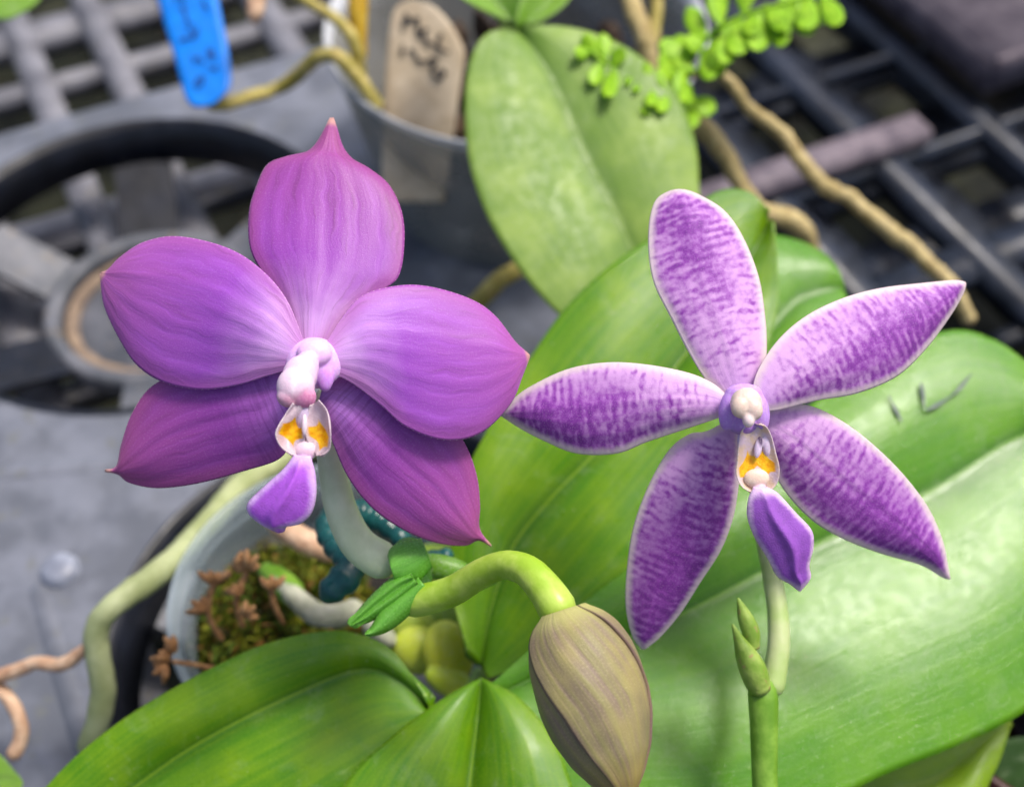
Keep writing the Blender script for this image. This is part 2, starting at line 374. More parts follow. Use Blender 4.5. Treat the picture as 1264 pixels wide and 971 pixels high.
# grey lattice of the bench top
lat = empty('bench_grid', B(5, 45, -.02), 'weathered light grey plastic grid under the tray at upper left', 'bench grid')
WV = lambda k: .32 * math.sin(k * 2.7 + 1) + .2 * math.sin(k * 5.1)
for a in np.arange(-18.1, 20, 3.25): link('bar', box_mesh('bar', a - .6 - WV(a), a + .6 + .5 * WV(a + 1), 8, 75, -.016, -.004), M_grid_light, lat)
for b in np.arange(13.0, 75, 4.05): link('cross_bar', box_mesh('cross_bar', -19, 20.5, b - .6 - WV(b), b + .5 + .5 * WV(b + 2), -.0165, -.0065), M_grid_light, lat)
# dark crate on the right
cr = empty('plastic_crate', B(30, 28, -.01), 'black plastic open-mesh crate floor beside the long aerial root', 'crate')
for a in (18.1, 23.0, 27.9, 32.8, 37.7, 42.6, 47.5): link('bar', box_mesh('bar', a - .5 - .4 * WV(a), a + .5 + WV(a + 3), 2, 62, -.008, .0), M_grid_dark, cr)
for b in (5.8, 11, 16.2, 21.4, 26.6, 31.8, 37, 42.2, 47.4, 52.6): link('cross_bar', box_mesh('cross_bar', 14, 56, b - .5 - WV(b), b + .45 + .5 * WV(b), -.0085, -.0006), M_grid_dark, cr)
for a in (20.5, 25.4, 30.3, 35.2, 40.1, 45): link('lower_bar', box_mesh('lower_bar', a - .9 - WV(a + 2), a + .8 + 2 * WV(a), 2, 62, -.030, -.022), M_grid_dark, cr)
for b in (8.4, 13.6, 18.8, 24, 29.2, 34.4, 39.6, 44.8): link('lower_cross_bar', box_mesh('lower_cross_bar', 14, 56, b - .9 + 2 * WV(b), b + 1.1 + 1.5 * WV(b + 1), -.0308, -.0228), M_grid_dark, cr)
M_slat = mat_simple('grey_wood', rgb(92, 84, 94), rgb(122, 112, 120), .6, 1.2, .3, 'obj', .5, dist=.0008)
s_ = link('loose_batten', box_mesh('slat', 15.5, 29.9, 26.55, 27.75, .0005, .0075), M_slat); tag(s_, 'short light grey slat lying across the black crate', 'slat')
s_ = link('grey_panel', box_mesh('panel', 33.0, 48, 27.5, 45, .004, .022, .002), M_slat); tag(s_, 'grey panel corner at the upper right beyond the crate', 'panel')

# the moulded tray with round cups
tray = empty('pot_tray', B(3, 22, 0), 'blue grey moulded plant tray with big round cup holes', 'tray')
cuv = bpy.data.curves.new('tray_plate', 'CURVE'); cuv.dimensions = '2D'; cuv.fill_mode = 'BOTH'; cuv.extrude = .0012; cuv.bevel_depth = .0006; cuv.bevel_resolution = 2; cuv.resolution_u = 1
def addpoly(pts):
    s = cuv.splines.new('POLY'); s.points.add(len(pts) - 1)
    for p_, q_ in zip(s.points, pts): p_.co = (q_[0], q_[1], 0, 1)
    s.use_cyclic_u = True
CUPS = [(2.1, 30.2), (3.7, 14.9), (-11.4, 15.3), (-12.2, 30.6)]
CR = .063
addpoly([B(-19, 5.5), B(12.6, 5.5), B(12.6, 37.6), B(-19, 37.6)])
for a, b in CUPS:
    c = B(a, b); addpoly([(c[0] + CR * math.cos(k * math.pi / 48), c[1] + CR * math.sin(k * math.pi / 48)) for k in range(96)][::-1])
hc = B(-1.8, 16.6)
co = bpy.data.objects.new('tmp', cuv); COL.objects.link(co); dg = bpy.context.evaluated_depsgraph_get(); dg.update()
pm_ = bpy.data.meshes.new_from_object(co.evaluated_get(dg)); bpy.data.objects.remove(co); pm_.name = 'plate'
for v in pm_.vertices: v.co.z += .03
pl = link('plate', pm_, M_tray, tray, smooth=False)
lathe('dimple', [(.0001, .0029), (.0028, .0028), (.0040, .0022), (.0048, .0008), (.005, .0)], tuple(G(75, 705, .0316)), mat_simple('pale_plastic', rgb(120, 125, 140), rgb(150, 156, 172), .3, 2, .5, 'obj'), tray, 40)
# raised soft welts on the plate
for (a0, b0, a1, b1) in ((-6.4, 24.8, .8, 22.2), (-6, 24, -5.6, 14.2), (-3.2, 20.2, -3.0, 6.5)):
    p0, p1 = B(a0, b0, .0274), B(a1, b1, .0274)
    tube('welt', [(*p0, .0050), (*(p0 * .5 + p1 * .5), .0054), (*p1, .0050)], M_tray, tray, world=True, wob=0)
SPK = math.atan2(*(G(178, 178, .016) - B(2.1, 30.2))[1::-1])
for ci, (a, b) in enumerate(CUPS):
    c = B(a, b)
    lathe('cup_wall', [(CR + .0005, .0325), (CR - .001, .0325), (CR - .004, .019), (CR - .0055, .019), (CR - .0022, .030), (CR + .0005, .0325)], c, M_black, tray, 96)  # black colour stands in for shadow on the cutout wall
    lathe('cup_ring', [(.0335, .004), (.0335, .0095), (.031, .0105), (.0285, .0095), (.028, .004), (.0335, .004)], c, M_cupgrey, tray, 80)
    lathe('cup_dust', [(.0272, .0042), (.0278, .0062), (.0262, .0068), (.0240, .0062), (.0236, .0042)], c, M_dust, tray, 80)
    lathe('cup_base', [(.0001, .004), (.018, .0042), (.0275, .0045), (.0275, .0), (.0001, .0)], c, M_cupgrey, tray, 80)
    for k in range(6):
        an = SPK + math.radians(60 * k); u_ = np.array([math.cos(an), math.sin(an), 0]); w_ = np.array([-u_[1], u_[0], 0]); hw = .0095 if k % 2 == 0 else .0085
        vv = []
        for rr, zz in ((.0325, .0098), (CR - .0045, .0195)):
            for s in (-1, 1):
                for dz in (0, -.0025): vv.append(c + u_ * rr + w_ * s * hw + np.array([0, 0, zz + dz]))
        me = mesh('spoke', vv, [(0, 2, 6, 4), (1, 5, 7, 3), (0, 4, 5, 1), (2, 3, 7, 6), (0, 1, 3, 2), (4, 6, 7, 5)])
        link('spoke', me, M_black if k % 2 == 0 else M_cupgrey, tray, smooth=False)  # every other spoke painted grey as if lit, the rest black

#SECTION_POTS
# ================================================================ TRANSLUCENT POTS
def mat_clear(name, c, op, rough=.25):
    t = NT(name); tc = t.n('ShaderNodeTexCoord').outputs['Object']
    nz = t.noise(tc, 120, 3); t.pr(Base_Color=c, Roughness=rough, Specular_IOR_Level=.6)
    t.pr(Normal=t.bump(nz, .3, .0004))
    tp = t.n('ShaderNodeBsdfTransparent'); t.set(tp, 0, (.93, .96, .97))
    fr = t.n('ShaderNodeLayerWeight', Blend=.35).outputs['Facing']
    f = t.mth('ADD', t.mth('MULTIPLY', fr, .35), t.rng(t.noise(tc, 60, 4), .3, .7, op * .75, op * 1.2), clamp=True)
    mx = t.n('ShaderNodeMixShader'); t.set(mx, 0, f); t.set(mx, 1, tp.outputs[0]); t.set(mx, 2, t.b.outputs[0]); t.set(t.o, 'Surface', mx.outputs[0]); return t.m
M_potB = mat_clear('cloudy_plastic', rgb(150, 150, 146), .54)
M_rim = mat_clear('cloudy_plastic_rim', rgb(205, 208, 214), .75)
M_potA = mat_clear('clear_plastic', rgb(175, 190, 200), .17, .12)
M_rimA = mat_clear('clear_plastic_rim', rgb(190, 205, 214), .34, .12)
M_bark = mat_simple('wet_bark', rgb(34, 26, 20), rgb(74, 56, 40), .7, 1.2, .3, 'obj', .9, dist=.002, fleck=rgb(100, 80, 60))

pc = P(637, 30, .366); RB = .0555; zb = .004
potB = empty('clear_pot', (pc[0], pc[1], zb), 'cloudy grey plastic orchid pot holding the cream name tag', 'plant pot')
H = pc[2] - zb
lathe('body', [(RB * .62, 0), (RB * .66, .003), (RB * .93, H - .012), (RB * .945, H - .004), (RB * .935, H - .004), (RB * .92, H - .012), (RB * .65, .004), (RB * .60, .002)], (pc[0], pc[1], zb), M_potB, potB, 96)
lathe('rim', [(RB * .95, H - .004), (RB * .982, H - .002), (RB * .99, H), (RB * .985, H + .0006), (RB * .970, H), (RB * .95, H - .002)], (pc[0], pc[1], zb), M_rim, potB, 96)
# bark filling: separate chunks
def chunk(name, c, r, mat, parent, sd_, sq=.6):
    rg = np.random.default_rng(sd_); import bmesh
    bm = bmesh.new(); bmesh.ops.create_icosphere(bm, subdivisions=2, radius=1)
    k = rg.normal(size=(5, 3)); rot = Matrix.Rotation(rg.uniform(0, 6.28), 3, Vector(nrm(rg.normal(size=3))))
    for v in bm.verts:
        q = np.array(v.co); s = 1 + .22 * sum(math.sin(q @ a * 2.2) for a in k) / 2.2
        w = Vector(q * s * np.array([1.3, .8, sq])) * r; w.rotate(rot); v.co = w
    me = bpy.data.meshes.new(name); bm.to_mesh(me); bm.free()
    o = link(name, me, mat, parent, smooth=False); o.location = Vector(c) - (parent.location if parent else Vector()) if False else Vector(c); return o
fill = empty('bark_mix', (pc[0], pc[1], zb + H - .03), 'dark wet bark chips filling the cloudy pot', 'bark')
cnt = 0
for i in range(150):
    a, r = random.uniform(0, 6.28), math.sqrt(random.random()) * RB * .70
    chunk('chip', (pc[0] + r * math.cos(a), pc[1] + r * math.sin(a), zb + H - .018 - random.random() * .02 - .012 * (i % 3)), random.uniform(.004, .008), M_bark, fill, i)

# the near clear pot
ac = P(412, 736, .262); RA = .0340; za = .008; HA = ac[2] - za
potA = empty('clear_pot', (ac[0], ac[1], za), 'small clear plastic pot holding moss behind the left flower', 'plant pot')
lathe('body', [(RA * .70, 0), (RA * .72, .003), (RA * .9, HA * .8), (RA * .93, HA - .004), (RA * .915, HA - .004), (RA * .885, HA * .8), (RA * .71, .004)], (ac[0], ac[1], za), M_potA, potA, 96)
lathe('rim', [(RA * .93, HA - .006), (RA * .97, HA - .004), (RA, HA - .001), (RA * .99, HA + .0008), (RA * .96, HA), (RA * .94, HA - .003)], (ac[0], ac[1], za), M_rimA, potA, 96)
lathe('ridge', [(RA * .885, HA * .70), (RA * .93, HA * .72), (RA * .89, HA * .74)], (ac[0], ac[1], za), M_rimA, potA, 96)

# moss: thousands of little curled strands
M_moss = []
for nm, c in (('moss_olive', rgb(128, 132, 22)), ('moss_green', rgb(84, 108, 20)), ('moss_brown', rgb(150, 108, 50)), ('moss_dark', rgb(64, 60, 20))):
    t = NT(nm); t.pr(Base_Color=c, Roughness=.7); t.translucent(c, .2); M_moss.append(t.m)
mv, mf, mi = [], [], []
mc = P(345, 748, .268)
for i in range(9000):
    a = random.uniform(0, 6.28); r = math.sqrt(random.random()); dx = r * math.cos(a); dy = r * math.sin(a)
    base = mc + RT * dx * .0195 + np.array([0, 1, 0]) * dy * .020
    hgt = .008 * (1 - r * r) + .0024 * math.sin(base[0] * 1300 + 2 * math.sin(base[1] * 500)) * math.cos(base[1] * 1150)
    base = base + np.array([0, 0, hgt - .010])
    d = nrm([random.gauss(0, .8), random.gauss(0, .8), .9]); L_ = random.uniform(.0016, .0048); s = nrm(np.cross(d, [random.random(), random.random(), .1])) * random.uniform(.0002, .0005)
    d2 = nrm(d + np.array([random.gauss(0, .6), random.gauss(0, .6), -.3])); k = len(mv)
    mid = base + d * L_ * .55; end = mid + d2 * L_ * .5
    mv += [base - s, base + s, mid + s * 1.1, mid - s * 1.1, end]; mf += [(k, k + 1, k + 2, k + 3), (k + 3, k + 2, k + 4)]
    w = random.choices((0, 1, 2, 3), (4, 4, 1.3, 2))[0]; mi += [w, w]
me = mesh('moss', mv, mf)
for m in M_moss: me.materials.append(m)
me.polygons.foreach_set('material_index', mi)
mo = link('moss', me, None, None, smooth=False); tag(mo, 'olive green and brown moss in the small clear pot', 'moss', kind='stuff')
mound = organic('moss_clod', [(345, 752, .288, 112, 95, 26, 0, rgb(40, 38, 14)), (320, 800, .286, 80, 70, 22, 0, rgb(40, 38, 14)), (415, 735, .292, 110, 80, 26, 0, rgb(24, 20, 12))], M_green_waxy, None, .0009, 3)
tag(mound, 'dark soil clod under the moss in the small clear pot', 'soil')

# dried brown moss sprigs
M_dry = mat_simple('dry_brown_moss', rgb(160, 116, 76), rgb(204, 158, 112), .7, 4, .2, 'pm', .5, tr=.15)
def sprig(pts, label, heads):
    t = empty('dry_sprig', P(*pts[0][:3]), label, 'dried sprig', 'dried brown moss sprigs')
    tube('stem', pts, M_dry, t, 8)
    for hx, hy, hd, ang, n_ in heads:
        for k in range(n_):
            a = math.radians(ang + (k - (n_ - 1) / 2) * 38 + random.uniform(-8, 8)); l = random.uniform(16, 26)
            tube('bud', [(hx, hy, hd, 3), (hx + .5 * l * math.cos(a), hy - .5 * l * math.sin(a), hd - .0008 * (k % 3), 5.2), (hx + l * math.cos(a), hy - l * math.sin(a), hd - .001 * (k % 2), 2.2)], M_dry, t, 9, seed=k)
    return t
sprig([(268, 825, .252, 3), (240, 820, .25, 3), (212, 816, .248, 3)], 'brown dried sprig poking out left of the clear pot', [(210, 812, .248, 160, 4), (206, 822, .247, 215, 3), (216, 806, .248, 110, 2)])
sprig([(275, 790, .252, 4), (258, 760, .25, 4), (262, 725, .249, 5), (285, 705, .248, 5)], 'tall brown dried sprig standing inside the clear pot rim', [(254, 752, .249, 150, 3), (262, 720, .248, 100, 3), (288, 702, .247, 30, 3)])
sprig([(300, 775, .252, 4), (292, 740, .249, 4), (305, 705, .247, 4)], 'brown dried sprig leaning over the olive moss', [(305, 702, .246, 70, 4), (296, 735, .247, 120, 3), (300, 760, .248, 40, 3)])
sprig([(350, 770, .252, 3), (338, 745, .249, 4), (335, 725, .248, 4)], 'small pale brown sprig in the middle of the moss', [(335, 728, .247, 90, 3)])

#SECTION_BACK
# ================================================================ NAME TAGS
def tagplate(name, L, R, place, mat, label, th=.0007):
    o = sheet(name, L, R, place, mat, None, th=th, nu=40, nv=10, edge_th=1, bulge=lambda u, v: .0004 * (1 - v * v)); return tag(o, label, 'name tag')
M_cream = mat_simple('cream_plastic', rgb(180, 162, 136), rgb(200, 184, 160), .4, 1.2, .4, 'pm', .2, fleck=rgb(166, 146, 118))
M_blue = mat_simple('blue_plastic', (.0, .16, .62), (.0, .20, .74), .4, 1.5, .4, 'pm', .15)
M_ink = mat_simple('black_ink', (.012, .012, .015), (.02, .02, .02), .5, 3)
M_inkb = mat_simple('dark_blue_ink', (.004, .035, .18), (.004, .045, .22), .5, 3)
tp = Plane(520, 80, .350, face(.10, -.15))
tg = empty('name_tag', tp(515, 160), 'cream plant tag with handwritten black letters in the cloudy pot', 'name tag')
sheet('plate', [(506, 0), (492, 6), (484, 18), (480, 40), (476, 90), (472, 170), (470, 250)], [(510, 0), (532, 6), (552, 24), (567, 48), (574, 70), (568, 110), (560, 170), (548, 250)], tp, M_cream, tg, th=.0008, nu=40, nv=10, edge_th=1)
def strokes(name, lines, place, mat, parent, off, w):
    V_, F_ = [], []
    for ln in lines:
        s = spline(ln, max(8, len(ln) * 6)); t = np.gradient(s, axis=0); t /= np.linalg.norm(t, axis=1, keepdims=True) + 1e-9; nn = np.stack([-t[:, 1], t[:, 0]], 1); k0 = len(V_)
        for i in range(len(s)):
            ww = w * (.75 + .35 * math.sin(i * .5 + len(ln)))
            for sg in (-1, 1): V_.append(place(*(s[i] + nn[i] * sg * ww)) + place.n * off)
        F_ += [(k0 + 2 * i, k0 + 2 * i + 1, k0 + 2 * i + 3, k0 + 2 * i + 2) for i in range(len(s) - 1)]
    me = mesh(name, V_, F_); vattr(me, 'pm', np.array(V_) * 100); return link(name, me, mat, parent, smooth=False)
strokes('lettering', [
    [(497, 40), (499, 28), (500, 17)], [(500, 17), (504, 24), (507, 29)], [(507, 29), (512, 25), (516, 22)], [(516, 22), (516, 35), (518, 50)],     # M
    [(530, 37), (524, 39), (523, 46), (529, 54), (538, 58)],                                                                                  # c
    [(545, 42), (541, 50), (540, 58), (546, 63), (554, 66)],                                                                                  # c / l
    [(497, 55), (496, 63), (496, 71)],                                                                                                        # 1
    [(505, 62), (511, 66), (515, 74), (522, 77), (530, 75), (539, 72)],                                                                       # ~
    [(540, 73), (536, 80), (533, 88), (537, 96), (544, 98), (548, 92), (544, 87), (537, 89)]], tp, M_ink, tg, .0007, 2.9)
bp = Plane(245, 60, .345, face(-.10, .40))
tb = empty('name_tag', bp(255, 128), 'bright blue plant tag with faint dark handwriting at the upper left', 'name tag')
sheet('plate', [(262, 128), (244, 131), (233, 127), (226, 112), (215, 70), (203, 30), (186, -30)], [(268, 124), (282, 108), (285, 95), (281, 60), (273, 20), (264, -30)], bp, M_blue, tb, th=.0008, nu=40, nv=8, edge_th=1)
strokes('lettering', [[(216, 2), (224, 0), (232, 3)], [(222, 14), (228, 12), (230, 20), (232, 28), (240, 33)], [(222, 52), (230, 50), (239, 48), (238, 40), (232, 36)], [(237, 50), (243, 44), (246, 34)],
    [(238, 72), (242, 76), (246, 72), (252, 80)], [(257, 60), (259, 68), (265, 75), (262, 62)], [(256, 84), (264, 86), (272, 86)], [(240, 108), (246, 98), (252, 96), (249, 106), (243, 112)], [(250, 0), (254, 8), (258, 14)]], bp, M_inkb, tb, .0007, 1.8)

# ================================================================ PLANTS BEHIND
M_leafB = mat_leaf('pale_dusty_leaf', rgb(96, 134, 44), rgb(142, 170, 74), rgb(72, 110, 34), .5, .4, .14, 1.2, .8, coat=.06)
M_leafT = mat_leaf('fresh_leaf', rgb(104, 150, 34), rgb(140, 180, 60), rgb(70, 110, 20), .4, .4, .2)
M_root_y = mat_simple('yellow_root', rgb(150, 140, 62), rgb(192, 176, 108), .6, 2.2, .3, 'pm', .6, fleck=rgb(150, 104, 70))
M_root_t = mat_simple('tan_root', rgb(160, 142, 92), rgb(196, 178, 128), .65, 2.2, .3, 'pm', .8, dist=.0006, fleck=rgb(120, 84, 64))
M_root_p = mat_simple('pinkish_root', rgb(190, 150, 120), rgb(222, 190, 160), .6, 2.2, .3, 'pm', .6, fleck=rgb(160, 110, 86))
M_root_g = mat_simple('green_white_root', rgb(150, 160, 110), rgb(178, 186, 140), .5, 1.2, .35, 'pm', .4, sss=.2)
M_root_w = mat_simple('white_root', rgb(160, 164, 140), rgb(196, 196, 176), .6, 2.2, .3, 'pm', .6, fleck=rgb(150, 140, 130))
M_yellow = mat_simple('yellow_stalk', rgb(176, 140, 30), rgb(206, 172, 60), .5, 1.5, .3, 'pm', .4)

ob = empty('orchid_plant', P(640, 40, .33), 'orchid with one broad pale green leaf growing in the cloudy pot', 'orchid plant')
nb_ = nrm((.12, -.40, .90)); pb = Plane(720, 200, .292, nb_)
sheet('leaf', [(636, 38), (604, 42), (584, 66), (574, 110), (573, 160), (580, 215), (600, 270), (630, 320), (662, 362), (700, 398), (760, 436), (822, 452)],
      [(650, 36), (690, 35), (740, 48), (790, 78), (832, 122), (856, 180), (862, 240), (866, 320), (858, 400), (832, 452)], pb, M_leafB, ob, th=.0016, nu=70, nv=36,
      M=[(643, 37), (664, 66), (690, 112), (726, 194), (768, 277), (800, 350), (818, 410), (828, 453)],
      bulge=lambda u, v: .0016 * np.sin(np.pi * np.abs(v)) * np.sin(np.pi * u) ** .5 + .0022 * np.abs(v) - .012 * (u - .35) ** 2 + .0004 * np.sin(u * 14 + v * 3))
pt2 = Plane(620, 10, .325, face(0, .4))
sheet('leaf', [(636, 40), (610, 34), (580, 22), (560, 4), (540, -30)], [(640, 40), (645, 20), (640, 0), (630, -30), (600, -60)], pt2, M_leafT, ob, th=.0014, nu=24, nv=14, bulge=lambda u, v: .004 * np.abs(v) + .002 * np.sin(np.pi * u))
sheet('leaf', [(634, 42), (640, 15), (655, -5), (680, -40)], [(640, 42), (665, 36), (690, 20), (705, 0), (720, -30)], Plane(660, 10, .322, face(.2, .4)), M_leafT, ob, th=.0014, nu=24, nv=14, bulge=lambda u, v: .004 * np.abs(v))
organic('crown', [(632, 30, .335, 16, 26, 14, 10, rgb(120, 150, 50)), (655, 44, .34, 20, 20, 14, 0, rgb(110, 140, 50))], M_green_waxy, ob, .0006, 4)
for nm, pts, m in (('aerial_root', [(470, 136, .345, 8), (452, 112, .343, 9), (432, 84, .342, 9.5), (410, 68, .342, 9.5), (388, 74, .345, 9), (362, 97, .352, 9), (338, 112, .355, 8.5), (308, 120, .352, 9), (280, 128, .348, 8.5), (254, 129, .346, 8.5)], M_root_y),
                   ('aerial_root', [(446, 110, .350, 7), (443, 78, .345, 8), (434, 46, .342, 8), (412, 22, .345, 7.5), (385, 6, .35, 7), (360, -12, .355, 7)], M_root_y),
                   ('aerial_root', [(318, -30, .33, 14), (316, 5, .33, 12), (313, 30, .33, 8)], M_root_p),
                   ('aerial_root', [(752, -40, .35, 10), (776, -5, .345, 11), (792, 35, .34, 12), (800, 70, .34, 12), (803, 120, .345, 11)], M_root_t),
                   ('aerial_root', [(812, -30, .345, 8), (810, 20, .345, 8), (804, 60, .345, 8)], M_root_y),
                   ('aerial_root', [(846, 128, .325, 11), (860, 150, .325, 14), (882, 176, .325, 13), (902, 202, .325, 11.5), (918, 236, .326, 11), (940, 262, .328, 13), (968, 268, .33, 15), (992, 288, .334, 13), (1010, 330, .34, 10)], M_root_t),
                   ('aerial_root', [(570, 395, .34, 9), (598, 365, .335, 12), (622, 343, .335, 11), (648, 325, .34, 11), (672, 290, .345, 10)], M_root_y)):
    tube(nm, pts, m, ob, wob=.10, seed=int(pts[0][0] + 50))
o = tube('dead_stalk', [(441, -30, .349, 14), (442, 20, .349, 12), (446, 78, .352, 8)], M_yellow, None); tag(o, 'yellow stalk standing inside the left rim of the cloudy pot', 'stalk')
o = tube('long_root', [(846, 96, .335, 5), (866, 88, .332, 5), (886, 90, .332, 6), (903, 104, .333, 7.5), (918, 128, .335, 8), (940, 146, .338, 9), (968, 168, .34, 9.5), (990, 200, .34, 10), (1018, 228, .34, 10), (1052, 248, .338, 10.5), (1086, 276, .336, 10), (1118, 300, .334, 10.5), (1146, 326, .332, 10.5), (1175, 356, .332, 10), (1200, 400, .335, 9)], M_root_t, ob, wob=.12, seed=3)
o.name = 'aerial_root'

# fern
M_fern = mat_simple('bright_fern', rgb(130, 186, 10), rgb(176, 220, 50), .45, 3, .4, 'pm', .3, tr=.3)
fe = empty('small_fern', P(850, 120, .32), 'small bright green fern with rounded leaflets above the broad leaf', 'fern')
def leaflet(x, y, d, ang, l, w):
    w *= 1.15; l *= 1.28
    a = math.radians(ang); ux, uy = math.cos(a), -math.sin(a); px_, py_ = -uy, ux
    f = lambda t, s: (x + ux * l * t + px_ * w * s, y + uy * l * t + py_ * w * s)
    sheet('leaflet', [f(0, -.08), f(.2, -.5), f(.55, -1), (f(.85, -.75)), f(1.0, -.15)], [f(0, .08), f(.2, .45), f(.55, .95), f(.88, .8), f(1.0, .15)], Plane(x, y, d, face(random.uniform(-.5, .5), random.uniform(.1, .8))), M_fern, fe, th=.0005, nu=9, nv=6, bulge=lambda u, v: .0003 * (1 - v * v) + .0012 * u * u)
tube('frond_stem', [(848, 150, .326, 3), (846, 110, .32, 3), (856, 70, .312, 3), (880, 40, .306, 3), (920, 18, .302, 2.5), (970, 4, .30, 2.5), (1020, -12, .30, 2)], M_fern, fe, 8)
tube('frond_stem', [(846, 132, .322, 2.5), (815, 112, .312, 2), (780, 100, .303, 3), (750, 80, .2975, 3), (728, 62, .2965, 2.5)], M_fern, fe, 8)
for x, y, l, an, w in [(852, 118, 30, 200, 11), (850, 122, 28, 330, 12), (848, 95, 34, 150, 12), (858, 88, 30, 10, 12), (856, 70, 36, 165, 12), (866, 62, 30, 340, 12), (872, 52, 34, 120, 12), (878, 46, 34, 290, 13), (890, 34, 38, 100, 12), (896, 32, 40, 268, 13), (915, 22, 40, 262, 14), (918, 20, 36, 85, 12), (940, 12, 44, 262, 14), (962, 6, 44, 272, 13), (985, 0, 38, 285, 13), (1000, -6, 38, 262, 13), (1012, -8, 40, 300, 12), (850, 104, 22, 250, 10), (862, 140, 24, 210, 11), (848, 130, 26, 280, 11),
                       (826, 112, 22, 120, 8), (824, 114, 24, 250, 8), (804, 108, 22, 270, 8), (800, 104, 18, 100, 7), (783, 102, 12, 280, 6), (838, 118, 20, 90, 8), (846, 126, 20, 180, 9), (800, 118, 22, 262, 8),
                       (758, 82, 28, 262, 9), (742, 74, 28, 250, 9), (736, 70, 22, 120, 9), (756, 84, 20, 60, 9), (730, 64, 18, 190, 8), (748, 74, 22, 100, 9), (750, 92, 26, 275, 9), (770, 94, 12, 300, 6)] + [(x_ + random.uniform(-8, 8), y_ + random.uniform(-6, 6), random.uniform(22, 34), random.uniform(150, 390), random.uniform(10, 13)) for x_, y_ in ((850, 112), (853, 100), (857, 84), (864, 66), (874, 50), (884, 40), (904, 28), (926, 18), (948, 10), (972, 4), (996, -4), (1010, 0), (868, 58), (894, 30), (935, 14), (960, 8))]:
    leaflet(x, y, .308 if x > 840 else .297, an, l, w)

#SECTION_PLANT
# ================================================================ THE MAIN PLANT
M_leaf1 = mat_leaf('glossy_leaf', rgb(74, 134, 10), rgb(108, 160, 24), rgb(36, 90, 4), .30, .36, .15, 1.6, .5)
M_leaf2 = mat_leaf('deep_green_leaf', rgb(70, 130, 0), rgb(138, 172, 4), rgb(36, 90, 0), .34, .30, .2, .8, .45)
M_leaf3 = mat_leaf('yellow_green_leaf', rgb(120, 160, 10), rgb(160, 190, 30), rgb(100, 140, 8), .4, .4, .3, .6)
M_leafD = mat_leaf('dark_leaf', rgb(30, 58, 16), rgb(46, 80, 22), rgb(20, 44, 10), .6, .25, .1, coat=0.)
op = empty('orchid_plant', P(540, 810, .26), 'large orchid plant with broad glossy leaves beneath the two flowers', 'orchid plant')
def wav(a, b, c): return lambda u, v: a * np.sin(np.pi * np.abs(v)) * np.sin(np.pi * np.clip(u, .02, 1)) ** .6 + b * np.abs(v) + c * (u - .5) ** 2 + .0003 * np.sin(u * 17 + v * 4)
n1 = nrm((.085, -.295, .95)); p1 = Plane(1000, 700, .237, n1)
sheet('leaf', [(600, 850), (700, 760), (800, 680), (900, 590), (1000, 500), (1090, 440), (1170, 411), (1225, 422), (1270, 452), (1330, 505), (1400, 590)],
      [(600, 880), (630, 960), (720, 1020), (900, 1035), (1010, 995), (1090, 956), (1180, 920), (1264, 878), (1335, 815), (1385, 720), (1403, 620)], p1, M_leaf1, op, th=.0020, nu=110, nv=56,
      M=[(600, 862), (700, 815), (800, 775), (870, 742), (1000, 675), (1150, 605), (1264, 535), (1340, 540), (1402, 600)], bulge=wav(.0032, .0015, -.008))
n2 = nrm((-.05, -.36, .92)); p2 = Plane(740, 520, .250, n2)
sheet('leaf', [(578, 800), (560, 740), (558, 680), (572, 600), (600, 540), (640, 470), (690, 396), (740, 345), (800, 300), (850, 262), (890, 238), (925, 240), (948, 262)],
      [(602, 838), (700, 800), (790, 730), (870, 610), (930, 480), (958, 390), (958, 320), (952, 272)], p2, M_leaf2, op, th=.0019, nu=100, nv=50,
      M=[(592, 820), (606, 750), (633, 673), (676, 618), (724, 570), (790, 505), (860, 420), (915, 340), (950, 268)], bulge=wav(.0022, .0028, -.008))
sheet('leaf', [(780, 620), (820, 470), (890, 340), (940, 292), (965, 290), (1000, 299), (1028, 318), (1043, 348)], [(830, 660), (930, 580), (1005, 480), (1044, 410), (1047, 365)], Plane(980, 360, .272, nrm((.05, -.3, .95))), M_leaf1, op, th=.0018, nu=50, nv=26, bulge=wav(.003, .0, -.004))
mp_ = P(1310, 940, .275)
rp = lathe('dark_pot', [(.024, -.07), (.030, -.004), (.0325, -.004), (.0325, .004), (.0305, .004), (.028, -.004), (.0225, -.068), (.0001, -.068), (.0001, -.07), (.024, -.07)], tuple(mp_ + np.array([0, .012, .012])), mat_simple('dark_red_brown_plastic', rgb(50, 22, 20), rgb(74, 34, 28), .4, 1, .4, 'obj'), None, 64)
tag(rp, 'dark red brown pot at the lower right corner under the glossy leaf', 'plant pot')
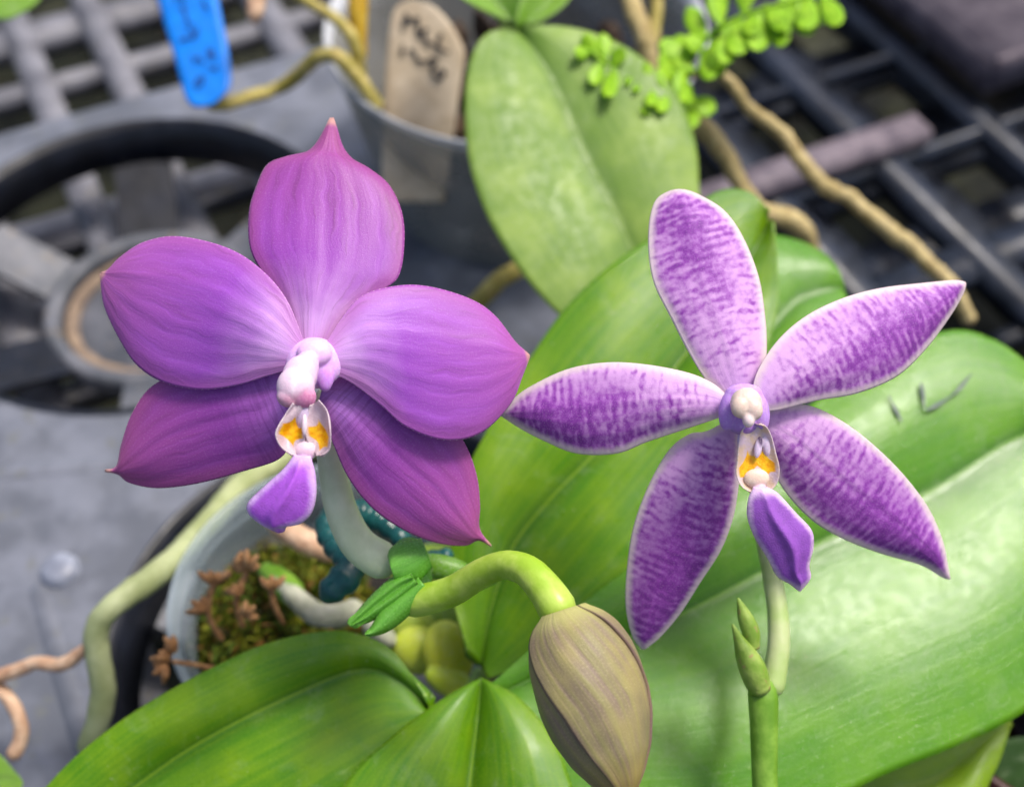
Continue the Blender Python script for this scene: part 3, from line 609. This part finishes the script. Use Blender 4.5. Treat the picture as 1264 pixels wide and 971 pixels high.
# bottom centre leaf (left half dark, right half turned to the sky)
sheet('leaf', [(588, 838), (540, 868), (480, 915), (436, 958), (412, 1010), (400, 1080)], [(600, 838), (640, 862), (678, 905), (700, 955), (712, 1010), (700, 1090)], Plane(570, 920, .222, nrm((0, -.35, .93))), M_leaf2, op, th=.0019, nu=50, nv=40,
      M=[(594, 836), (590, 880), (584, 930), (578, 990), (570, 1100)], bulge=lambda u, v: .0035 * np.sin(np.pi * np.abs(v)) * np.sin(np.pi * np.clip(u, 0, 1)) ** .6 + .0055 * np.abs(v) * u ** .5 )
sheet('leaf', [(530, 872), (512, 838), (482, 800), (440, 782), (400, 780), (330, 796), (250, 832), (180, 872), (120, 915), (70, 960), (30, 1010), (10, 1070)],
      [(534, 880), (500, 930), (440, 990), (330, 1060), (180, 1120), (30, 1120)], Plane(300, 900, .226, nrm((-.06, -.40, .91))), M_leaf2, op, th=.002, nu=90, nv=44,
      M=[(532, 876), (490, 838), (440, 826), (350, 862), (250, 914), (180, 960), (90, 1030), (15, 1100)], bulge=wav(.0024, .002, -.005))
sheet('leaf', [(900, 960), (1050, 900), (1180, 870), (1238, 862), (1250, 880)], [(900, 1080), (1050, 1060), (1180, 1040), (1226, 957), (1248, 895)], Plane(1150, 930, .246, nrm((0, -.3, .95))), M_leaf3, op, th=.0016, nu=40, nv=20, bulge=wav(.002, 0, 0))
organic('crown', [(553, 806, .250, 32, 42, 24, -10, rgb(214, 222, 60)), (516, 802, .256, 34, 30, 22, 20, rgb(196, 210, 60)), (505, 770, .262, 34, 26, 20, 30, rgb(172, 196, 66)), (570, 770, .266, 46, 40, 20, 0, rgb(130, 164, 40)), (562, 846, .247, 42, 18, 14, 25, rgb(184, 206, 50)), (592, 850, .245, 13, 28, 12, -5, rgb(160, 190, 90)), (480, 815, .27, 34, 30, 16, 0, rgb(120, 140, 50)), (540, 720, .275, 60, 50, 20, 0, rgb(128, 160, 24))], M_green_waxy, op, .0004, 5)
for pts, m, s in (([(400, 545, .315, 16), (350, 566, .312, 16), (300, 598, .302, 16), (262, 640, .289, 16), (225, 680, .275, 16), (180, 718, .263, 16), (138, 748, .256, 15), (119, 778, .256, 15.5), (122, 815, .257, 16), (128, 850, .258, 16), (120, 890, .259, 15), (104, 930, .262, 13)], M_root_g, 1),
                  ([(120, 790, .262, 6), (98, 806, .263, 8), (75, 820, .264, 9), (45, 818, .266, 8.5), (18, 828, .268, 9), (-15, 838, .27, 9)], M_root_p, 2),
                  ([(-15, 838, .272, 8), (5, 855, .27, 8.5), (22, 882, .268, 9), (26, 910, .268, 9), (14, 938, .268, 10)], M_root_p, 3),
                  ([(325, 628, .268, 12), (352, 652, .262, 15), (385, 672, .26, 16), (425, 684, .262, 15)], M_root_p, 4),
                  ([(340, 712, .262, 11), (362, 735, .257, 13), (388, 756, .256, 15), (418, 760, .256, 15), (450, 748, .258, 14)], M_root_w, 5),
                  ([(448, 770, .255, 10), (470, 780, .254, 12), (488, 796, .254, 10)], M_root_w, 6)):
    tube('root', pts, m, op, 18, wob=.05, seed=s)
tube('root_tip', [(322, 700, .266, 10), (345, 716, .262, 15), (368, 738, .2565, 17.5)], mat_simple('green_root_tip', rgb(96, 140, 30), rgb(130, 170, 60), .4, 2, .4), op, 16)
# writing on the leaf
strokes('marker_writing', [[(1087, 500), (1093, 512), (1103, 531)], [(1126, 484), (1129, 502), (1131, 516), (1146, 510), (1168, 495), (1187, 473)]],
        type('W', (), {'__call__': lambda s, x, y: p1(x, y) + p1.n * .0046 , 'n': p1.n})(), mat_simple('faded_grey_ink', rgb(70, 84, 84), rgb(92, 110, 100), .5, 3), op, 0.0, 2.3)
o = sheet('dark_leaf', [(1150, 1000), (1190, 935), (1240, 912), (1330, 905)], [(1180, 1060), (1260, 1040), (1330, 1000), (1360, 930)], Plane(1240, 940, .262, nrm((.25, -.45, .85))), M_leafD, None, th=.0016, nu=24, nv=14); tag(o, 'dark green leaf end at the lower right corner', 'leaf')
o = sheet('leaf', [(-60, 1000), (-50, 930), (-10, 925), (24, 958)], [(-40, 1020), (0, 1010), (20, 985), (28, 965)], Plane(0, 950, .25, nrm((0, -.3, .95))), M_leafT, None, th=.0016, nu=24, nv=14); tag(o, 'small bright green leaf tip at the lower left corner', 'leaf')
o = sheet('leaf', [(-40, -60), (-30, 0), (0, 24), (30, 14), (48, 0)], [(-20, -70), (20, -60), (45, -40), (52, -8)], Plane(0, 0, .34, face(0, .4)), M_leafT, None, th=.0016, nu=24, nv=14); tag(o, 'green leaf edge at the upper left corner', 'leaf')

#SECTION_CLIP
M_teal = mat_simple('teal_plastic', rgb(14, 66, 66), rgb(24, 88, 86), .3, 2, .5, 'pm', .2)
o = tube('plant_clip', [(560, 684, .232, 10), (520, 690, .232, 12), (490, 660, .236, 13), (455, 636, .238, 17), (418, 636, .236, 18), (402, 652, .232, 14), (414, 676, .228, 14), (432, 694, .225, 17), (428, 710, .223, 20), (412, 726, .222, 18), (398, 742, .222, 12)], M_teal, None, 20, step=.00035, wob=.0, ribs=17)
tag(o, 'dark teal ribbed plastic plant tie curled behind the white flower stalk', 'plant tie')

#SECTION_LEFT
# ================================================================ LEFT SPRAY
M_stalk = mat_simple('pale_green_stalk', rgb(204, 216, 176), rgb(222, 230, 196), .42, 1.5, .4, 'pm', .2, sss=.3)
M_stalkY = mat_simple('yellow_green_stalk', rgb(150, 186, 50), rgb(180, 206, 90), .4, 2, .4, 'pm', .25, sss=.2)
M_stalkG = mat_simple('fresh_green_stem', rgb(74, 140, 34), rgb(104, 166, 56), .36, 2, .45, 'pm', .3, sss=.1)
glow = rgb(232, 184, 246)
M_pl = mat_petal_plain('violet_petal', glow, rgb(170, 86, 206), rgb(184, 96, 178), rgb(232, 182, 222))
M_pd = mat_petal_plain('violet_sepal', glow, rgb(164, 78, 190), rgb(168, 78, 144), rgb(216, 156, 204), 1.3)
M_ps = mat_petal_plain('deep_violet_sepal', rgb(190, 130, 222), rgb(156, 70, 176), rgb(178, 86, 150), rgb(228, 166, 210), .8, .32)
ls = empty('orchid_spray', P(500, 720, .205), 'solid violet orchid flower with a mauve bud below on one curved stem', 'orchid flower')
fl = organic('flower', [(388, 448, .1872, 36, 32, 18, 0, rgb(228, 180, 240)), (402, 464, .1862, 11, 20, 9, 4, rgb(206, 144, 230)), (388, 436, .1854, 22, 17, 13, 0, rgb(232, 188, 238)), (377, 455, .1836, 17, 22, 14, 12, rgb(228, 188, 226)),
                        (370, 464, .1822, 22, 26, 17, 12, rgb(228, 194, 224)), (365, 477, .1812, 24, 25, 18, 6, rgb(228, 200, 220)), (356, 490, .1808, 15, 13, 12, 14, rgb(222, 180, 204)), (376, 490, .1808, 15, 14, 12, -10, rgb(216, 170, 198))], M_tint, ls, .00014, 16,
             paint=[(360, 502, .179, 22, 15, 4, rgb(204, 148, 174), .45), (378, 494, .179, 11, 14, 30, rgb(190, 118, 160), .4), (363, 470, .179, 4, 14, 8, rgb(240, 222, 234), .6)])
def mat_claw(name, spots, pale, low, tr=.3):
    t = NT(name); pn = t.attr('pn'); pm = t.attr('pm'); ed = t.attr('edge', 'Fac'); v, u, _ = t.sep(pn)
    col = t.mix(t.rng(t.noise(pm, 6, 3), .35, .65), pale, low); col = t.mix(t.rng(u, .62, .95, 0, .5), col, low)
    jit = t.mth('MULTIPLY', t.mth('SUBTRACT', t.noise(pm, 9, 3), .5), .35)
    for v0, vw, u0, uw, k in spots:
        dv = t.mth('SUBTRACT', v, v0); a = t.mth('ABSOLUTE', t.mth('DIVIDE', dv, vw))
        b = t.mth('ABSOLUTE', t.mth('DIVIDE', t.mth('SUBTRACT', t.mth('SUBTRACT', u, u0), t.mth('MULTIPLY', dv, k)), uw))
        m_ = t.rng(t.mth('ADD', t.mth('MAXIMUM', a, t.mth('MULTIPLY', b, t.mth('ADD', a, .5))), jit), 1.2, .9)
        col = t.mix(m_, col, t.mix(t.rng(t.noise(pm, 10, 2), .4, .6), rgb(255, 206, 30), rgb(248, 176, 12)))
    col = t.mix(t.rng(ed, .03, .0, 0, .5), col, rgb(238, 226, 232))
    t.pr(Base_Color=col, Roughness=.34, Specular_IOR_Level=.45, Normal=t.bump(t.noise(pm, 30, 3), .4, .00025)); t.translucent(col, tr); return t.m
def petal(nm, L, R, pl_, mat, par, h=.003, cup=0., ridge=.00011, k=7, th=.0006, M=None, twist=0., crease=0.):
    def bl(u, v):
        env = np.clip(u * 5, 0, 1) * np.clip((1 - u) * 4, 0, 1)
        return h * (1 - v * v) * np.sin(np.pi * np.clip(u, 0, 1)) ** .7 + cup * u ** 2 + ridge * .30 * (np.cos(k * np.pi * v + .6 + 1.3 * np.sin(u * 4 + k)) + .8 * np.cos(k * .57 * np.pi * v + 2 * u + k * 2.1)) * env + .00022 * np.sin(u * 5.3 + 2.1 * v + k) * np.cos(v * 2.7 - u * 3 + k) * env + twist * v * u - crease * np.exp(-(v / .09) ** 2) * env + .00018 * np.sin(u * 9 + v * 2.5) * env
    return sheet(nm, L, R, pl_, mat, par, bulge=bl, th=th, nu=84, nv=56, M=M)
# lower sepals, dorsal sepal, then petals in front
petal('sepal', [(366, 470), (345, 440), (300, 440), (240, 452), (187, 476), (160, 510), (145, 550), (138, 577), (123, 582)], [(378, 505), (362, 538), (345, 566), (300, 582), (240, 598), (190, 604), (155, 598), (140, 588), (124, 585)], Plane(375, 500, .1905, face(-.20, -.16)), M_ps, fl, .0018, -.0015, .00008, 6, crease=.00015)
petal('sepal', [(400, 470), (450, 462), (510, 490), (560, 530), (578, 555), (590, 590), (594, 625), (594, 655), (609, 676)], [(392, 500), (410, 545), (430, 590), (460, 628), (500, 656), (540, 672), (575, 676), (592, 670), (608, 678)], Plane(400, 495, .1905, face(.18, -.16)), M_ps, fl, .0018, -.0015, .00008, 6, crease=.00015)
petal('sepal', [(366, 436), (350, 385), (325, 340), (308, 305), (306, 260), (315, 225), (328, 198), (352, 187), (376, 181), (388, 170), (398, 152), (405, 137)], [(400, 436), (430, 395), (470, 360), (492, 340), (499, 300), (496, 260), (480, 225), (455, 203), (434, 190), (422, 174), (415, 152), (410, 137)], Plane(385, 440, .1895, face(.02, .28)), M_pd, fl, .0022, -.0022, .00010, 7, crease=.0001)
petal('petal', [(374, 418), (357, 376), (335, 345), (300, 316), (260, 299), (210, 290), (170, 297), (140, 315), (124, 330), (114, 334)], [(372, 452), (330, 464), (290, 476), (245, 481), (200, 472), (165, 450), (140, 415), (121, 378), (115, 350), (113, 336)], Plane(378, 435, .1865, face(-.26, .02)), M_pl, fl, .0024, -.0022, .00011, 7,
      M=[(372, 436), (320, 410), (260, 385), (200, 365), (150, 348), (114, 335)])
petal('petal', [(402, 424), (420, 395), (442, 368), (470, 356), (510, 351), (550, 357), (590, 371), (616, 390), (640, 420), (659, 437)], [(402, 456), (436, 474), (470, 500), (500, 526), (540, 542), (575, 542), (605, 528), (635, 496), (650, 462), (659, 440)], Plane(400, 440, .1865, face(.26, .02)), M_pl, fl, .0024, -.0022, .00011, 7)
# lip
W_, PU, YE = rgb(216, 196, 212), rgb(160, 60, 212), rgb(244, 178, 20)
organic('lip', [(377, 512, .1815, 13, 22, 10, 0, rgb(196, 176, 206)), (376, 540, .1815, 13, 20, 7, 0, rgb(216, 194, 206)), (377, 556, .1808, 15, 13, 9, 0, rgb(222, 194, 210)), (375, 570, .1804, 10, 11, 8, 0, rgb(206, 150, 222)), (376, 524, .1796, 4, 14, 5, 0, rgb(222, 206, 216))], M_tint, fl, .00012, 10,
        paint=[(364, 507, .18, 5, 7, 0, rgb(110, 80, 120), .6)])
def flap(u, v, s): return .0008 * np.clip(s * v, 0, 1) ** 2 + .0008 * np.sin(np.pi * u) * (1 - v * v) * -1 + .0003 * np.sin(9 * u + 3 * v)
sheet('side_lobe', [(362, 498), (352, 512), (343, 526), (340, 537), (346, 550), (356, 558), (364, 562)], [(374, 500), (378, 516), (377, 534), (375, 550), (368, 562)], Plane(360, 530, .1800, face(.25, 0)), mat_claw('pale_claw', [(.05, .75, .50, .13, .06)], rgb(230, 212, 222), rgb(214, 190, 202)), fl, th=.0005, nu=40, nv=24, bulge=lambda u, v: flap(u, v, -1))
sheet('side_lobe', [(382, 500), (377, 516), (378, 536), (382, 552), (390, 562)], [(396, 494), (404, 506), (409, 522), (411, 538), (408, 554), (396, 563)], Plane(392, 530, .1798, face(-.25, 0)), mat_claw('pale_claw_tilted', [(-.05, .75, .60, .13, .12)], rgb(232, 212, 220), rgb(216, 192, 202)), fl, th=.0005, nu=40, nv=24, bulge=lambda u, v: flap(u, v, 1))
def mat_lobe(name, core, rim, tip, sc=1.):
    t = NT(name); pn = t.attr('pn'); pm = t.attr('pm'); ed = t.attr('edge', 'Fac'); v, u, _ = t.sep(pn)
    col = t.mix(t.rng(t.mth('ADD', ed, t.mth('MULTIPLY', t.mth('SUBTRACT', t.noise(pm, 5, 3), .5), .08)), .01, .13 * sc, 0, 1), rim, core)
    col = t.mix(t.rng(t.noise(pm, 7, 3), .45, .65, 0, .35), col, tuple(c * .6 for c in core)); col = t.mix(t.rng(u, .86, .97, 0, .8), col, tip)
    col = t.mix(t.rng(u, .14, .02, 0, .8), col, rim)
    t.pr(Base_Color=col, Roughness=.4, Specular_IOR_Level=.4, Subsurface_Weight=.3, Subsurface_Radius=(.8, .4, .8), Subsurface_Scale=.001, Normal=t.bump(t.noise(pm, 40, 2), .35, .0003)); return t.m
lensf = lambda u, v: np.clip(np.sqrt(np.clip(1 - v * v, 0, 1)) * np.sin(np.pi * np.clip(u * .96 + .02, 0, 1)) ** .5, .12, 1)
def lobe(L, R, place, mat, par, h, M=None, keel=.0008):
    return sheet('lip_lobe', L, R, place, mat, par, bulge=lambda u, v: h * np.sqrt(np.clip(1 - v * v * .92, 0, 1)) * np.sin(np.pi * np.clip(u * .95 + .03, 0, 1)) ** .6 + keel * np.exp(-(v / .2) ** 2) * np.sin(np.pi * u), th=h * 1.3, lens=lensf, nu=50, nv=34, M=M)
lobe([(364, 560), (350, 578), (328, 598), (308, 618), (308, 632), (322, 645), (338, 654), (344, 656)], [(384, 562), (391, 585), (392, 610), (386, 632), (372, 645), (356, 648), (352, 655), (347, 657)], Plane(360, 600, .1795, face(-.15, -.25)), mat_lobe('violet_lip', rgb(182, 96, 222), rgb(226, 186, 244), rgb(140, 44, 170)), fl, .0022)
# stalks, node and bract
tube('flower_stalk', [(398, 480, .200, 15), (404, 530, .202, 17), (411, 580, .203, 18), (420, 625, .204, 20), (440, 668, .205, 22), (468, 690, .2055, 24), (492, 697, .206, 23)], M_stalk, ls, 24, wob=.01)
tube('bud_stalk', [(494, 742, .203, 20), (522, 740, .201, 20), (560, 728, .198, 19), (596, 706, .194, 18), (624, 697, .191, 18), (650, 704, .188, 20), (672, 726, .185, 22), (690, 754, .183, 25), (698, 770, .183, 26)], M_stalkY, ls, 24, wob=.01)
organic('node', [(505, 690, .2075, 24, 28, 18, 0, rgb(78, 140, 40)), (510, 715, .2065, 24, 30, 18, 0, rgb(92, 156, 50)), (500, 735, .2055, 22, 18, 16, 0, rgb(110, 170, 60)), (545, 700, .216, 42, 16, 14, 12, rgb(100, 150, 30)), (590, 715, .222, 40, 14, 12, -20, rgb(100, 150, 30))], M_green_waxy, ls, .0003, 6)
M_bract = mat_leaf('bract_green', rgb(84, 160, 36), rgb(140, 200, 90), rgb(70, 140, 24), .3, .5, .2, .6)
sheet('bract', [(506, 706), (484, 712), (462, 730), (442, 752), (433, 766), (434, 772)], [(520, 722), (500, 742), (478, 756), (456, 768), (437, 773)], Plane(480, 748, .2005, face(-.1, .15)), M_bract, ls, th=.0009, nu=30, nv=16, bulge=lambda u, v: .0022 * (1 - v * v) - .0011 * np.exp(-(v / .2) ** 2))
sheet('bract', [(516, 712), (492, 730), (470, 752), (458, 772), (450, 780)], [(530, 728), (518, 746), (498, 766), (478, 780), (460, 785), (451, 782)], Plane(490, 755, .2000, face(.1, .05)), M_bract, ls, th=.0009, nu=30, nv=16, bulge=lambda u, v: .0016 * (1 - v * v))
sheet('bract', [(478, 686), (482, 676), (496, 668), (520, 664)], [(488, 720), (505, 722), (520, 715), (534, 700)], Plane(500, 694, .2015, face(.1, .1)), M_bract, ls, th=.0008, nu=20, nv=14, bulge=lambda u, v: .002 * (1 - v * v))
# bud: three overlapping sepals around a core
def mat_bud():
    t = NT('bud_skin'); pm = t.attr('pm'); pn = t.attr('pn'); v, u, _ = t.sep(pn)
    st = t.noise(t.comb(t.mth('MULTIPLY', v, 5.5), t.mth('MULTIPLY', u, 1.0)), 1.6, 2.5, .5)
    col = t.mix(t.rng(st, .34, .70), rgb(136, 130, 84), rgb(128, 110, 96)); col = t.mix(t.rng(t.noise(pm, 1.4, 2), .4, .65, 0, .45), col, rgb(166, 154, 92))
    col = t.mix(t.rng(t.noise(pm, 40, 2), .5, .75, 0, .3), col, rgb(206, 190, 150)); col = t.mix(t.rng(u, .12, .0, 0, .6), col, rgb(196, 196, 120))
    col = t.mix(t.rng(u, .7, 1, 0, .5), col, rgb(160, 134, 50)); col = t.mix(t.rng(t.mth('ABSOLUTE', v), .93, 1., 0, .6), col, rgb(110, 76, 86))
    t.pr(Base_Color=col, Roughness=.5, Specular_IOR_Level=.35, Normal=t.bump(t.mth('ADD', st, t.mth('MULTIPLY', t.noise(pm, 50, 2), .25)), .45, .0004)); return t.m
M_bud = mat_bud()
A0, A1 = P(696, 752, .182), P(774, 994, .177)
AX = nrm(A1 - A0); SIDE = nrm(np.cross(AX, FW)); SIDE = SIDE if SIDE @ RT > 0 else -SIDE; OUT = nrm(np.cross(SIDE, AX)); OUT = OUT if OUT @ FW < 0 else -OUT
LEN = np.linalg.norm(A1 - A0)
RP = np.array([(0, 24), (.03, 38), (.08, 49), (.15, 58), (.25, 65), (.36, 68), (.48, 67), (.6, 62), (.75, 49), (.88, 30), (.96, 12), (1, 3)])
def rad(t): return np.interp(t, RP[:, 0], RP[:, 1]) * .18 / FPX
def seam(t): return np.interp(t, [0, .1, .28, .49, .7, .87, 1], [-78, -66, -50, -33, -25, -14, -5])
bud = link('bud', mesh('bud', *(lambda S, K: ([A0 + AX * LEN * i / S + (SIDE * math.sin(6.2832 * k / K) + OUT * math.cos(6.2832 * k / K)) * rad(i / S) * .93 for i in range(S + 1) for k in range(K)],
      [(i * K + k, i * K + (k + 1) % K, (i + 1) * K + (k + 1) % K, (i + 1) * K + k) for i in range(S) for k in range(K)]))(40, 40)), M_stalkY, ls)
vattr(bud.data, 'pm', np.array([v.co[:] for v in bud.data.vertices]) * 100)
def bud_patch(a0, a1, lift0, lift1, sd_):
    nu, nv = 60, 40; V_, F_, pn, pm = [], [], [], []
    tt = np.linspace(0, 1, 400); rs = np.convolve(np.pad(rad(tt), 12, mode='edge'), np.ones(25) / 25, 'valid')
    for lay in (0, 1):
        for i in range(nu + 1):
            t = i / nu; r0 = np.interp(t, tt, rs)
            for j in range(nv + 1):
                w = j / nv; th_ = math.radians(seam(t) + a0 + (a1 - a0) * w)
                r = r0 * (1 + .018 * math.cos(w * 20 + sd_) * math.sin(math.pi * t) ** .5) + (lift0 * (1 - w) ** 3 + lift1 * w ** 3) * .001 * min(1, t * 6 + .3) * (1 - t * .5) - (0.00055 * lay)
                V_.append(A0 + AX * LEN * t + (SIDE * math.sin(th_) + OUT * math.cos(th_)) * r); pn.append((w * 2 - 1, t, 0)); pm.append((w * 2, t * 2.6, sd_))
    Wd = nv + 1; NN = (nu + 1) * Wd
    for i in range(nu):
        for j in range(nv):
            k = i * Wd + j; F_.append((k, k + 1, k + Wd + 1, k + Wd)); k += NN; F_.append((k, k + Wd, k + Wd + 1, k + 1))
        for j in (0, nv):
            k = i * Wd + j; F_.append((k, k + Wd, k + Wd + NN, k + NN) if j == 0 else (k, k + NN, k + Wd + NN, k + Wd))
    for j in range(nv): F_.append((j, j + NN, j + 1 + NN, j + 1)); k = nu * Wd + j; F_.append((k, k + 1, k + 1 + NN, k + NN))
    me = mesh('bud_sepal', V_, F_); vattr(me, 'pn', pn); vattr(me, 'pm', pm); me2 = link('bud_sepal', me, M_bud, bud); return me2
bud_patch(0, 126, .75, 0, 0); bud_patch(116, 246, .8, 0, 2); bud_patch(236, 372, .8, -.1, 4)

#SECTION_RIGHT
# ================================================================ RIGHT SPRAY
rs_ = empty('orchid_spray', P(942, 900, .205), 'pale orchid flower barred purple with cream edges on an upright stem', 'orchid flower')
LIL = rgb(196, 156, 228)
fr_ = organic('flower', [(918, 506, .1928, 31, 31, 18, 0, LIL), (900, 506, .1895, 13, 26, 12, 8, rgb(176, 130, 212)), (938, 508, .1895, 12, 24, 12, -8, rgb(186, 142, 220)), (918, 486, .1895, 24, 13, 12, 0, rgb(194, 152, 226)), (918, 522, .1897, 20, 15, 12, 0, rgb(170, 124, 200)),
                         (921, 498, .1862, 20, 20, 16, 0, rgb(218, 198, 184)), (914, 502, .1852, 12, 14, 10, 10, rgb(218, 196, 180)), (930, 505, .1852, 12, 14, 10, -10, rgb(216, 194, 182)), (924, 518, .1850, 8, 10, 8, 0, rgb(232, 212, 212))], M_tint, rs_, .00014, 14)
MB1 = mat_petal_barred('barred_petal', 0, .0); MB2 = mat_petal_barred('barred_petal_dense', 1., .01); MB3 = mat_petal_barred('barred_sepal', 1., .04); MB4 = mat_petal_barred('barred_sepal_mirror', 1., .03)
petal('sepal', [(895, 520), (872, 532), (850, 536), (825, 556), (800, 600), (782, 650), (774, 700), (772, 750), (780, 788), (792, 806)], [(915, 525), (914, 560), (912, 600), (905, 640), (890, 680), (865, 720), (840, 760), (815, 790), (796, 806)], Plane(912, 520, .1955, face(-.12, -.22)), MB3, fr_, .0020, -.0015, .00006, 6, crease=.0001)
petal('sepal', [(932, 508), (955, 502), (985, 499), (1010, 504), (1045, 523), (1082, 552), (1120, 590), (1150, 630), (1168, 670), (1176, 705), (1179, 718)], [(928, 525), (945, 555), (965, 600), (1000, 640), (1040, 665), (1090, 685), (1140, 700), (1168, 716), (1178, 719)], Plane(925, 518, .1955, face(.15, -.2)), MB4, fr_, .0020, -.0015, .00006, 6, crease=.0001)
petal('sepal', [(895, 492), (872, 470), (850, 435), (828, 392), (808, 350), (801, 310), (802, 270), (810, 243), (826, 231), (836, 229)], [(936, 492), (944, 460), (947, 430), (945, 390), (937, 340), (918, 290), (895, 256), (865, 236), (848, 229), (840, 229)], Plane(918, 490, .1945, face(-.05, .20)), MB1, fr_, .0024, -.002, .00008, 6)
petal('petal', [(898, 488), (880, 473), (850, 460), (800, 450), (750, 447), (700, 455), (655, 475), (630, 492), (614, 510)], [(898, 512), (860, 525), (800, 545), (760, 560), (710, 560), (670, 545), (640, 530), (614, 514)], Plane(905, 500, .1920, face(-.18, .0)), MB2, fr_, .0026, -.003, .00009, 6)
petal('petal', [(928, 486), (935, 458), (960, 420), (995, 390), (1040, 368), (1090, 354), (1150, 346), (1190, 342), (1204, 344)], [(934, 506), (960, 506), (1010, 494), (1060, 485), (1110, 464), (1150, 428), (1182, 388), (1200, 360), (1205, 347)], Plane(930, 498, .1920, face(.16, .08)), MB2, fr_, .0026, -.003, .00009, 6)
organic('lip', [(919, 540, .1905, 9, 22, 8, 2, rgb(200, 180, 220)), (946, 546, .1902, 8, 20, 8, -8, rgb(216, 196, 220)), (934, 590, .1896, 16, 12, 6, 0, rgb(226, 204, 184)), (938, 606, .1894, 10, 9, 7, 0, rgb(212, 176, 212)), (936, 552, .1893, 5, 14, 4, 10, rgb(214, 196, 222))], M_tint, fr_, .00012, 8,
        paint=[(940, 540, .188, 3.5, 11, -8, rgb(60, 34, 76), .5)])  # dark paint in place of a shaded hole in the lip
sheet('lip_claw', [(926, 522), (915, 532), (911, 550), (910, 568), (909, 584), (914, 598), (926, 606), (935, 609)], [(932, 522), (944, 526), (952, 540), (957, 560), (961, 578), (959, 594), (950, 604), (937, 609)], Plane(935, 565, .1893, face(0, -.1)),
      mat_claw('cream_claw', [(-.42, .42, .57, .085, -.14), (.42, .42, .55, .075, .10)], rgb(226, 206, 222), rgb(228, 204, 176), .25), fr_, th=.0005, nu=44, nv=30, bulge=lambda u, v: .0009 * v ** 4 - .0006 * np.sin(np.pi * u) + .0009 * np.exp(-((v) / .35) ** 2) * np.clip(u * 2 - 1, 0, 1) + .0002 * np.sin(11 * u + 2 * v))
lobe([(930, 600), (923, 614), (921, 636), (930, 662), (946, 688), (958, 710), (974, 720), (984, 728)], [(946, 600), (960, 608), (980, 630), (1000, 652), (1003, 672), (998, 696), (1000, 712), (988, 729)], Plane(962, 660, .1885, face(.1, -.2)), mat_lobe('violet_lip_pale_edge', rgb(146, 84, 184), rgb(228, 196, 232), rgb(228, 190, 228), .8), fr_, .0021)
tube('flower_stalk', [(922, 515, .205, 9), (935, 590, .212, 11), (944, 660, .214, 12), (952, 705, .213, 12), (960, 755, .211, 13), (961, 800, .209, 14), (952, 860, .207, 15)], mat_simple('pale_pinkish_stalk', rgb(160, 184, 110), rgb(186, 196, 146), .4, 1.2, .4, 'pm', .2, sss=.3), rs_, 20, wob=.01)
tube('stem', [(936, 835, .206, 15), (942, 862, .2055, 18.5), (943, 910, .205, 17), (944, 960, .2045, 16), (945, 1010, .204, 16)], M_stalkG if False else mat_simple('olive_green_stem', rgb(96, 140, 36), rgb(126, 166, 60), .4, 2, .4, 'pm', .3), rs_, 20, wob=.012)
M_bractR = mat_simple('yellow_green_bract', rgb(116, 150, 50), rgb(152, 176, 84), .45, 3, .4, 'pm', .4, fleck=rgb(160, 130, 90))
tube('bract', [(938, 852, .2045, 14), (930, 828, .2038, 17), (920, 806, .2033, 13), (911, 786, .2030, 6), (904, 770, .2028, 1.5)], M_bractR, rs_, 16, wob=.01, cap=False)
tube('small_bud', [(930, 800, .2050, 8), (927, 780, .2047, 11), (919, 760, .2044, 9), (911, 738, .2040, 1.5)], M_bractR, rs_, 16, wob=.01, cap=False)
